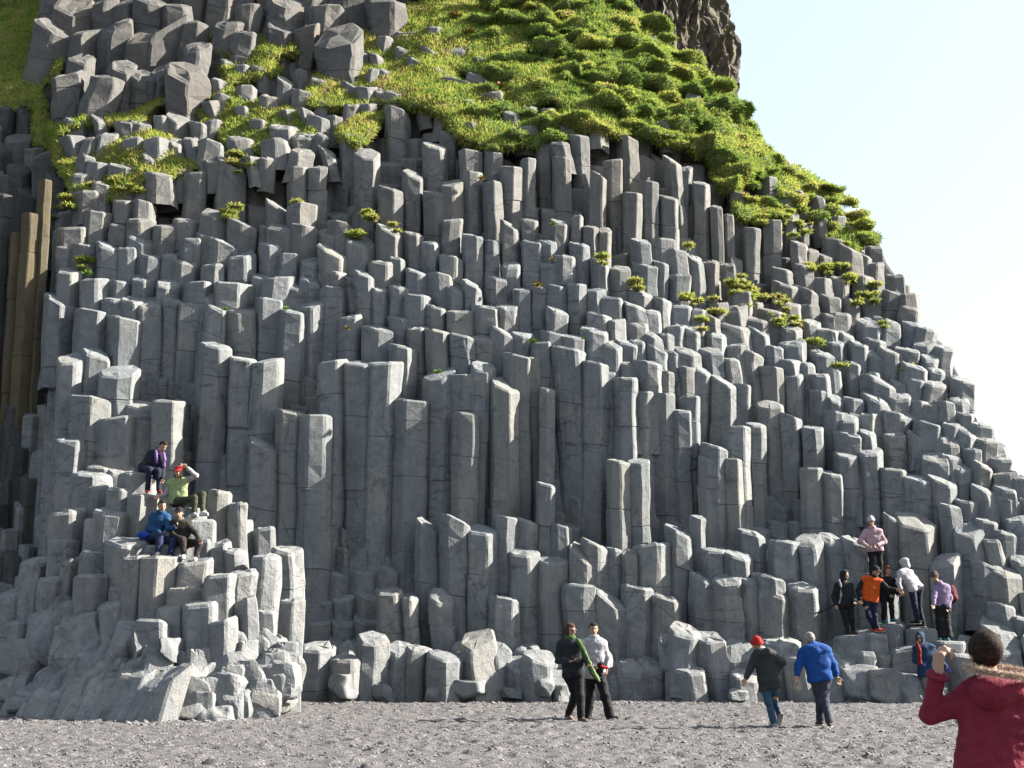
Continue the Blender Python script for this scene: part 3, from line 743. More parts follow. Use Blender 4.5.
# ---------------------------------------------------------------- people
def surface_nets(f, lo, hi, h, chunk=None):
    """mesh the zero level of f(p) inside a box"""
    lo = np.asarray(lo, float); hi = np.asarray(hi, float)
    n = np.ceil((hi-lo)/h).astype(int)+1
    ax = [lo[i]+h*np.arange(n[i]) for i in range(3)]
    X, Y, Z = np.meshgrid(*ax, indexing='ij')
    Fv = f(np.stack([X, Y, Z], -1).reshape(-1, 3)).reshape(n)
    Fv[0], Fv[-1] = 1, 1; Fv[:, 0] = 1; Fv[:, -1] = 1; Fv[:, :, 0] = 1; Fv[:, :, -1] = 1
    S = Fv < 0
    c = [(i, j, k) for i in (0, 1) for j in (0, 1) for k in (0, 1)]
    sl = lambda o: tuple(slice(o[a], n[a]-1+o[a]) for a in range(3))
    acc = np.zeros(tuple(n-1)+(3,)); cnt = np.zeros(tuple(n-1))
    for a in range(3):
        for o in c:
            if o[a]: continue
            o2 = list(o); o2[a] = 1; o2 = tuple(o2)
            A, B = Fv[sl(o)], Fv[sl(o2)]; m = S[sl(o)] != S[sl(o2)]
            t = np.where(m, A/np.where(m, A-B, 1), 0)
            for q in range(3): acc[..., q] += np.where(m, (t if q == a else o[q]), 0)
            cnt += m
    act = cnt > 0
    vid = -np.ones(act.shape, int); vid[act] = np.arange(act.sum())
    ii = np.argwhere(act)
    V = lo + h*(ii + acc[act]/cnt[act][:, None])
    F = []
    for a in range(3):
        b, d = (a+1) % 3, (a+2) % 3
        s0 = [slice(None)]*3; s1 = [slice(None)]*3; s0[a] = slice(0, n[a]-1); s1[a] = slice(1, n[a])
        for q in (b, d): s0[q] = slice(1, n[q]-1); s1[q] = slice(1, n[q]-1)
        A, B = S[tuple(s0)], S[tuple(s1)]
        e = np.argwhere(A != B); 
        if not len(e): continue
        flip = A[tuple(e.T)]
        e[:, b] += 1; e[:, d] += 1
        def g(db, dd):
            x = e.copy(); x[:, b] -= db; x[:, d] -= dd; return vid[tuple(x.T)]
        q = np.stack([g(1, 1), g(0, 1), g(0, 0), g(1, 0)], -1)
        q[~flip] = q[~flip][:, ::-1]; F.append(q)
    return V, np.concatenate(F)

def cone(p, a, b, ra, rb):
    ba = b-a; L = ba@ba+1e-9; h = np.clip((p-a)@ba/L, 0, 1)
    return np.linalg.norm(p-a-h[:, None]*ba, axis=1) - (ra+(rb-ra)*h)
def smin(a, b, k):
    h = np.maximum(k-np.abs(a-b), 0)/k; return np.minimum(a, b)-h*h*k*.25
def ell(p, c, r, M=None):
    q = p-c
    if M is not None: q = q@M.T
    k0 = np.linalg.norm(q/r, axis=1); k1 = np.linalg.norm(q/(np.asarray(r)**2), axis=1)+1e-9
    return k0*(k0-1)/k1
def unit(v): v = np.asarray(v, float); return v/(np.linalg.norm(v)+1e-9)
def frame(f, up=(0, 0, 1)):
    f = unit(f); x = unit(np.cross(f, up)); u = np.cross(x, f); return np.stack([x, f, u])   # rows: right, forward, up
def union(lst, k):
    def f(p):
        d = None
        for s in lst:
            e = s(p); d = e if d is None else smin(d, e, k)
        return d
    return f
C = lambda a, b, ra, rb: (lambda p: cone(p, a, b, ra, rb))

_mats = {}
def cloth(name, c, rough=.85, wr=.5, spec=.2):
    if name not in _mats: _mats[name] = flat_mat(name, tuple(x*.42 for x in c), rough, wr*1.6, spec, scale=13, var=.18)
    return _mats[name]
def skin_mat(name, c):
    if name not in _mats:
        m, nt, b = newmat(name); b.inputs['Base Color'].default_value = (*c, 1); b.inputs['Roughness'].default_value = .55
        b.inputs['Subsurface Weight'].default_value = .08; b.inputs['Subsurface Radius'].default_value = (.02, .008, .004)
        _mats[name] = m
    return _mats[name]
SKIN = skin_mat('skin', (.26, .15, .10)); LIP = skin_mat('lips', (.2, .07, .06)); EYE = flat_mat('eye', (.02, .015, .012), .3, var=0); 
BLACKG = flat_mat('dark_glass', (.01, .01, .012), .15, spec=.6, var=0)

def fin_mb(f, pts, pad, h, mb, mat=0, lo=None, hi=None, cut=None):
    pts = np.array(pts); a, b = pts.min(0)-pad, pts.max(0)+pad
    if lo is not None: a = np.maximum(a, lo)
    V, F = surface_nets(f, a, b, h); mb.add(V, F, mat=mat)

def hand_sdf(wr, d, pn, side, curl, scale=1.0, point=False):
    """wr wrist, d pointing dir, pn palm normal, side: +1/-1 thumb side"""
    d = unit(d); pn = unit(pn - d*(np.asarray(pn)@d)); s = np.cross(d, pn)*side; S = scale
    L = []; kn = wr + d*.085*S
    for i, off in enumerate((.030, .010, -.010, -.029)):
        k = kn + s*off*S - d*(.004*abs(i-1.2))*S
        L.append(C(wr + s*off*.55*S, k, .014*S, .0115*S))
        ln = (.042, .048, .044, .034)[i]*S; c = curl*(1+.12*i)
        if point and i == 0: c = .15
        p0 = k; ang = 0
        for j, q in enumerate((1, .68, .52)):
            ang += c*(.55, .75, .55)[j]
            p1 = p0 + (d*math.cos(ang)+pn*math.sin(ang))*ln*q
            r0 = (.0095, .0088, .0078)[j]*S; L.append(C(p0, p1, r0, r0*.92)); p0 = p1
    t0 = wr + s*.022*S + d*.02*S; t1 = t0 + unit(s*.9+d*.7+pn*.3)*.038*S; t2 = t1 + unit(s*.35+d*.9+pn*.5)*.032*S; t3 = t2 + unit(s*.1+d*.9+pn*.7)*.024*S
    L += [C(t0, t1, .014*S, .011*S), C(t1, t2, .0105*S, .0095*S), C(t2, t3, .0095*S, .008*S)]
    return union(L, .008*S), np.array([wr, kn+d*.12*S, kn+pn*.08*S, t3, wr+s*.05*S, wr-s*.05*S])

def person(spec):
    """joints are given as photo position plus offset in depth, then live as one posed figure in world space"""
    Y = spec['Y']; J = {k: P(v[0], v[1], Y+(v[2] if len(v) > 2 else 0)) for k, v in spec['J'].items()}
    s = spec.get('s', 1.0)
    H = J['head']; f = unit(spec['face']); up = unit(spec.get('up', (0, 0, 1))); M = frame(f, up)
    fd = {'x': M[0], 'f': M[1], 'u': M[2]}
    hl = lambda x, y, z: H + (M[0]*x + M[1]*y + M[2]*z)*s
    sh = (J['sl']+J['sr'])/2; hp = (J['hl']+J['hr'])/2; nk = J.get('neck', sh+(H-sh)*.35)
    bf = unit(spec.get('bface', spec['face']))
    hR = spec.get('hand', {})
    hh = spec.get('h', .017)
    floor = min(J['al'][2], J['ar'][2])-.09
    base = np.array([hp[0], hp[1], min(J['al'][2], J['ar'][2])-.085])
    body = MB()
    # --- body, one skin surface from head to ankle
    def headf(p):
        q = (p-H)@M.T/s
        d = ell(q, np.array([0, -.008, .03]), np.array([.074, .094, .09]))
        d = smin(d, ell(q, np.array([0, .018, -.04]), np.array([.056, .068, .072])), .03)
        d = smin(d, cone(q, np.array([0, .084, .012]), np.array([0, .103, -.022]), .008, .014), .012)
        for e in (-1, 1):
            d = smin(d, ell(q, np.array([e*.075, -.005, -.002]), np.array([.011, .02, .032])), .008)
            d = np.maximum(d, -(ell(q, np.array([e*.031, .094, .012]), np.array([.015, .012, .010]))))
        return d*s
    T = spec.get('tw', 1.0)*s
    trunk = [C(J['sl']+(sh-J['sl'])*.3, J['hl'], .075*T, .082*T), C(J['sr']+(sh-J['sr'])*.3, J['hr'], .075*T, .082*T), C(sh, hp, .094*T, .09*T), C(nk, H-M[2]*.04*s, .052*s, .050*s), C(sh, nk, .07*s, .052*s),
             C(J['sl'], sh, .06*T, .07*T), C(J['sr'], sh, .06*T, .07*T)]
    limbs = []
    for q in 'lr':
        limbs += [C(J['s'+q], J['e'+q], .050*s, .039*s), C(J['e'+q], J['w'+q], .040*s, .026*s), C(J['h'+q], J['k'+q], .082*s, .055*s), C(J['k'+q], J['a'+q], .056*s, .036*s)]
        tq = unit(spec['toe'][0 if q == 'l' else 1]); limbs.append(C(J['a'+q]-np.array([0, 0, .03]), J['a'+q]+tq*.13*s-np.array([0, 0, .05]), .034*s, .026*s))
    bodyf = union(trunk+limbs+[lambda p: headf(p)], .025)
    allp = [J[k] for k in J]
    fin_mb(bodyf, allp, .17, hh, body)
    # finer head and hands continue the same skin
    V, F = surface_nets(lambda p: headf(p)-.0015, H-.15*s, H+.15*s, spec.get('hh', .0095)*s); body.add(V, F)
    for i, q in enumerate('lr'):
        if 'hand'+q in spec and spec['hand'+q] is None: continue
        hd, pn, side, curl = spec.get('hand'+q, (J['w'+q]-J['e'+q], (f if False else np.array([0, -1, 0])), 1 if q == 'l' else -1, .6))[:4]
        sf, pts = hand_sdf(J['w'+q], hd, pn, side, curl, spec.get('hs', .92)*s, point=spec.get('point') == q)
        fin_mb(sf, pts, .03, spec.get('hg', .0065), body, mat=spec.get('glovemat', 0) and 3)
    D, Q, T_ = SD[(6, 9)]
    for e in (-1, 1):
        body.add(hl(e*.031, .083, .012)+D*np.array([.012, .012, .009])*s, [Q, T_], mat=2)
        body.add(hl(e*.031, .088, .034)+(D*np.array([.018, .006, .004]))@M*s, [Q, T_], mat=2)
    body.add(hl(0, .079, -.058)+(D*np.array([.022, .010, .007]))@M*s, [Q, T_], mat=1)
    gl = spec.get('glovemat') or SKIN
    root = body.build('person', [SKIN, LIP, EYE, gl], None, origin=tuple(base), smooth=True)
    tag(root, spec['label'], 'person', spec.get('group'))
    ch = lambda name, mb, mats, smooth=True: mb.build(name, mats, root, origin=tuple(base), smooth=smooth)
    wrk = lambda d, p: d + vnoise(p, .13)[:, 0]*.009*s + vnoise(p*np.array([1, 1, 2.2]), .11)[:, 1]*.006*s
    # --- trousers
    tr = spec['trousers']; tt = tr[2] if len(tr) > 2 else .018; fl = tr[3] if len(tr) > 3 else .0
    mb = MB()
    L = [C(J['hl'], J['hr'], .10*s+tt, .10*s+tt), C(hp, hp+(sh-hp)*.15, .11*T+tt*.5, .11*T+tt*.5)]
    for q in 'lr': L += [C(J['h'+q], J['k'+q], .084*s+tt*.8, .055*s+tt*.8+fl*.5), C(J['k'+q], J['a'+q]+np.array([0, 0, .0]), .058*s+tt+fl*.5, .038*s+tt+fl)]
    tf = union(L, .03)
    def tf2(p, tf=tf):
        d = wrk(tf(p), p)
        for q in 'lr':
            a = J['a'+q]; ax = unit(a-J['k'+q]); m = (np.linalg.norm(p-a, axis=1) < .2); pl = (p-a)@ax - .03
            d = np.where(m, np.maximum(d, pl), d)
        return d
    fin_mb(tf2, [J[k] for k in ('hl', 'hr', 'kl', 'kr', 'al', 'ar')], .2, hh, mb); ch('trousers', mb, cloth(*tr[:2]))
    # --- shoes
    sc = spec['shoes']; sole = cloth('shoe_sole', (.5, .48, .45))
    for i, q in enumerate('lr'):
        t = spec['toe'][i]; t = unit(t); a = J['a'+q]; dn = unit(spec.get('dn'+q, (0, 0, -1)))
        mb = MB(); lst = [C(a+dn*.02, a+dn*.05-t*.02, .043*s, .04*s), C(a+dn*.052-t*.045, a+dn*.058+t*.15*s, .036*s, .034*s), C(a+dn*.02, a+dn*.05+t*.09*s, .04*s, .034*s)]
        ff = union(lst, .02); g = lambda p, ff=ff, a=a, dn=dn: np.maximum(ff(p), (p-a)@dn-.085)
        fin_mb(g, [a, a+dn*.06+t*.17, a-t*.07], .06, spec.get('sg', .011), mb)
        so_ = lambda p, a=a, dn=dn, t=t: np.maximum(np.maximum(cone(p, a+dn*.08-t*.045*s, a+dn*.08+t*.15*s, .043*s, .040*s), (p-a)@dn-.098), -((p-a)@dn-.078))
        fin_mb(so_, [a+dn*.08, a+dn*.08+t*.17, a+dn*.08-t*.08], .06, spec.get('sg', .011)*.8, mb, mat=1)
        ch('shoe', mb, [cloth(*sc[:2]), cloth(*sc[2:]) if len(sc) > 2 else sole])
    # --- jacket (trunk down to the hem, sleeves to the cuffs)
    jk = spec['jacket']; jt = jk.get('t', .028)*s*.62; hem = jk.get('hem', .12)*s; dn = unit(hp-sh)
    hemp = hp+dn*hem
    flare = jk.get('flare', .0)
    hemax = hp + (dn*.6+np.array([0, 0, -.4]))*hem if hem > .2 else hemp
    L = [C(J['sl']+(sh-J['sl'])*.3, J['hl'], .080*T+jt, .088*T+jt), C(J['sr']+(sh-J['sr'])*.3, J['hr'], .080*T+jt, .088*T+jt), C(sh, hp, .10*T+jt, .10*T+jt),
         C(J['hl'], J['hl']+dn*hem, .09*T+jt, .092*T+jt+flare), C(J['hr'], J['hr']+dn*hem, .09*T+jt, .092*T+jt+flare), C(J['sl'], sh, .062*T+jt*.8, .075*T+jt*.8), C(J['sr'], sh, .062*T+jt*.8, .075*T+jt*.8), C(sh, nk, .08*s+jt, .062*s+jt*.7)]
    jf = union(L, .06*s)
    nkd = unit(H-sh)
    arms = []
    for q in 'lr': arms += [C(J['s'+q], J['e'+q], .055*s+jt*.9, .047*s+jt*.8), C(J['e'+q], J['w'+q], .048*s+jt*.8, .036*s+jt*.6)]
    af = union(arms, .02)
    def jac(p):
        d = np.maximum(jf(p), (p-hemp)@dn); d = np.maximum(d, (p-(nk+nkd*.035*s))@nkd)
        return d
    def armf(p):
        d = af(p)
        for q in 'lr':
            a = J['w'+q]; ax = unit(a-J['e'+q]); m = (np.linalg.norm(p-a, axis=1) < .12*s); d = np.where(m, np.maximum(d, (p-a)@ax-.0), d)
        return d
    ext = [J[k] for k in ('sl', 'sr', 'el', 'er', 'wl', 'wr', 'hl', 'hr')]+[hemp, nk]
    sleeve = jk.get('sleeve')
    mb = MB()
    if sleeve:
        fin_mb(lambda p: wrk(jac(p), p), [J[k] for k in ('sl', 'sr', 'hl', 'hr')]+[hemp, nk], .2, hh, mb); ch(jk.get('name', 'jacket'), mb, cloth(*jk['c']))
        for q in 'lr':
            mb = MB(); aq = union([C(J['s'+q], J['e'+q], .052*s+jt*.8, .047*s+jt*.7), C(J['e'+q], J['w'+q], .048*s+jt*.7, .036*s+jt*.5)], .02)
            fin_mb(lambda p: wrk(np.maximum(aq(p), (p-J['w'+q])@unit(J['w'+q]-J['e'+q])), p), [J['s'+q], J['e'+q], J['w'+q]], .13, hh*.85, mb); ch('sleeve', mb, cloth(*sleeve))
    else:
        fold = spec.get('folds', 0)
        wk2 = lambda p, d: d + fold*(-.0022*np.abs(np.sin(p[:, 2]*42+vnoise(p, .12)[:, 0]*2.6))*2*np.exp(-((p[:, 2]-1.02)/.14)**2) + .004*np.abs(vnoise(p, .045)[:, 2])) if fold else d
        fin_mb(lambda p: wk2(p, wrk(smin(jac(p), armf(p), .03), p)), ext, .2, spec.get('jh', hh), mb); ch(jk.get('name', 'jacket'), mb, cloth(*jk['c']))
    if jk.get('collar'):
        mb = MB(); cf = lambda p: np.abs(ell(p, nk+nkd*.03*s-M[1]*.0, np.array([.088, .095, .075])*s))-.014
        g = lambda p: np.maximum(np.maximum(cf(p), (p-(nk+nkd*.07*s))@nkd), -(p-(nk-nkd*.03*s))@nkd)
        fin_mb(g, [nk, nk+nkd*.07], .13, .011, mb); ch('collar', mb, cloth(*jk['collar']))
    if jk.get('hoodbag'):
        mb = MB(); c = nk - bf*.10*s + np.array([0, 0, -.01]); X_ = unit(J['sr']-J['sl'])
        g = union([C(c-X_*.07*s, c+X_*.07*s, .07*s, .07*s), C(nk-X_*.09*s, c-X_*.05*s, .045*s, .06*s), C(nk+X_*.09*s, c+X_*.05*s, .045*s, .06*s)], .05)
        fin_mb(lambda p: wrk(g(p), p), [c, nk], .2, .014, mb); ch('hood', mb, cloth(*jk['hoodbag']))
    # --- hair and headwear
    def cranial(p, e, zc=0):   # scalp shell
        q = (p-H)@M.T/s; return q, ell(q, np.array([0, -.010, .034]), np.array([.074, .094, .09])+e)
    hair = spec.get('hair')
    if hair:
        st_, hc = hair[0], hair[1:3]
        def hf(p):
            q, d = cranial(p, .014); d = d + vnoise(p, .035)[:, 0]*.004
            cut = np.maximum(q[:, 1]-.035, .065-q[:, 2]-.0*q[:, 1]); face = np.maximum(.02-q[:, 1], q[:, 2]-.07)
            d = np.maximum(d, -np.maximum(.015-q[:, 1], q[:, 2]-.068))       # clear the face
            d = np.maximum(d, -.035-q[:, 2]+np.where(q[:, 1] < -.03, -.03, 0)) if st_ == 'short' else d
            if st_ == 'long':
                e = ell(q, np.array([0, -.05, -.09]), np.array([.085, .055, .16])); d = smin(d, e, .03)
            if st_ == 'bob':
                e = ell(q, np.array([0, -.03, -.03]), np.array([.092, .08, .095])); d = np.maximum(smin(d, e, .03), -np.maximum(.02-q[:, 1], q[:, 2]-.068))
            if st_ == 'bun': d = smin(d, ell(q, np.array([-.02, -.10, .06]), np.array([.042, .04, .04])), .015)
            return d*s
        mb = MB(); fin_mb(hf, [H-M[2]*(.2 if st_ == 'long' else .05)*s, H+M[2]*.08*s], .16*s, .011*s, mb); ch('hair', mb, cloth(*hc))
    hat = spec.get('hat')
    if hat:
        ty, hc = hat[0], hat[1:3]; mb = MB()
        if ty == 'beanie':
            def g(p):
                q, d = cranial(p, .024); d = smin(d, ell(q, np.array([0, -.025, .085]), np.array([.06, .07, .07])), .03)
                d = np.maximum(d, .035-q[:, 2]-.35*np.minimum(q[:, 1]*-1, .05)+.0)
                band = np.maximum(cranial(p, .031)[1], np.abs(q[:, 2]-.035-.0*q[:, 1]-(.30*q[:, 1]))-.018)
                return smin(np.maximum(d, .02+.3*q[:, 1]-q[:, 2]), band, .006)*s
            fin_mb(g, [H, H+M[2]*.14*s], .15*s, .010*s, mb); ch('beanie', mb, cloth(*hc))
            if len(hat) > 3:
                mb = MB(); c = hl(0, -.04, .175); fin_mb(lambda p: np.linalg.norm(p-c, axis=1)-.032+vnoise(p, .02)[:, 0]*.005, [c], .06, .009, mb); ch('pompom', mb, cloth(*hat[3:5]))
        elif ty == 'cap':
            def g(p):
                q, d = cranial(p, .019); d = np.maximum(d, .045-.12*q[:, 1]-q[:, 2])
                br = np.maximum(ell(q, np.array([0, .10, .052]), np.array([.075, .085, .02])), np.abs(q[:, 2]-.052+.35*np.maximum(q[:, 1]-.09, 0))-.006)
                br = np.maximum(br, .05-q[:, 1]); return np.minimum(d, br)*s
            fin_mb(g, [H, H+M[2]*.1*s, H+M[1]*.13*s], .15*s, .0085*s, mb); ch('cap', mb, cloth(*hc))
        elif ty == 'hood':
            def g(p):
                q, d = cranial(p, .03); d = smin(d, ell(q, np.array([0, -.02, -.06]), np.array([.10, .105, .10])), .04)
                d = smin(d, ell(q, np.array([0, -.06, .06]), np.array([.06, .07, .06])), .05)
                return wrk(np.maximum(d, -ell(q, np.array([0, .13, .0]), np.array([.068, .105, .10]))), p)*s
            fin_mb(g, [H-M[2]*.12*s, H+M[2]*.1*s], .15*s, .011*s, mb); ch('hood', mb, cloth(*hc))
    if spec.get('glasses'):
        mb = MB(); zc = .012 if spec['glasses'] == 'on' else .088; yc = .098 if spec['glasses'] == 'on' else .075
        for e in (-1, 1): mb.add(hl(e*.034, yc, zc)+(D*np.array([.030, .008, .021]))@M*s, [Q, T_])
        mb.add(hl(0, yc, zc+.006)+(D*np.array([.02, .006, .004]))@M*s, [Q, T_])
        for e in (-1, 1): mb.add(hl(e*.072, yc-.05, zc+.004)+(D*np.array([.004, .055, .004]))@M*s, [Q, T_])
        ch('sunglasses', mb, BLACKG)
    for nm, c_, segs, rad in spec.get('extra', []):         # scarves and the like: chains of (u, v, dy)
        mb = MB(); pts = [P(a, b, Y+d) for a, b, d in segs]; g = union([C(pts[i], pts[i+1], rad, rad*.9) for i in range(len(pts)-1)], .03)
        fin_mb(lambda p: g(p)+vnoise(p, .07)[:, 0]*.010, pts, rad+.05, .012, mb); ch(nm, mb, cloth(*c_))
    return root, J, M, base

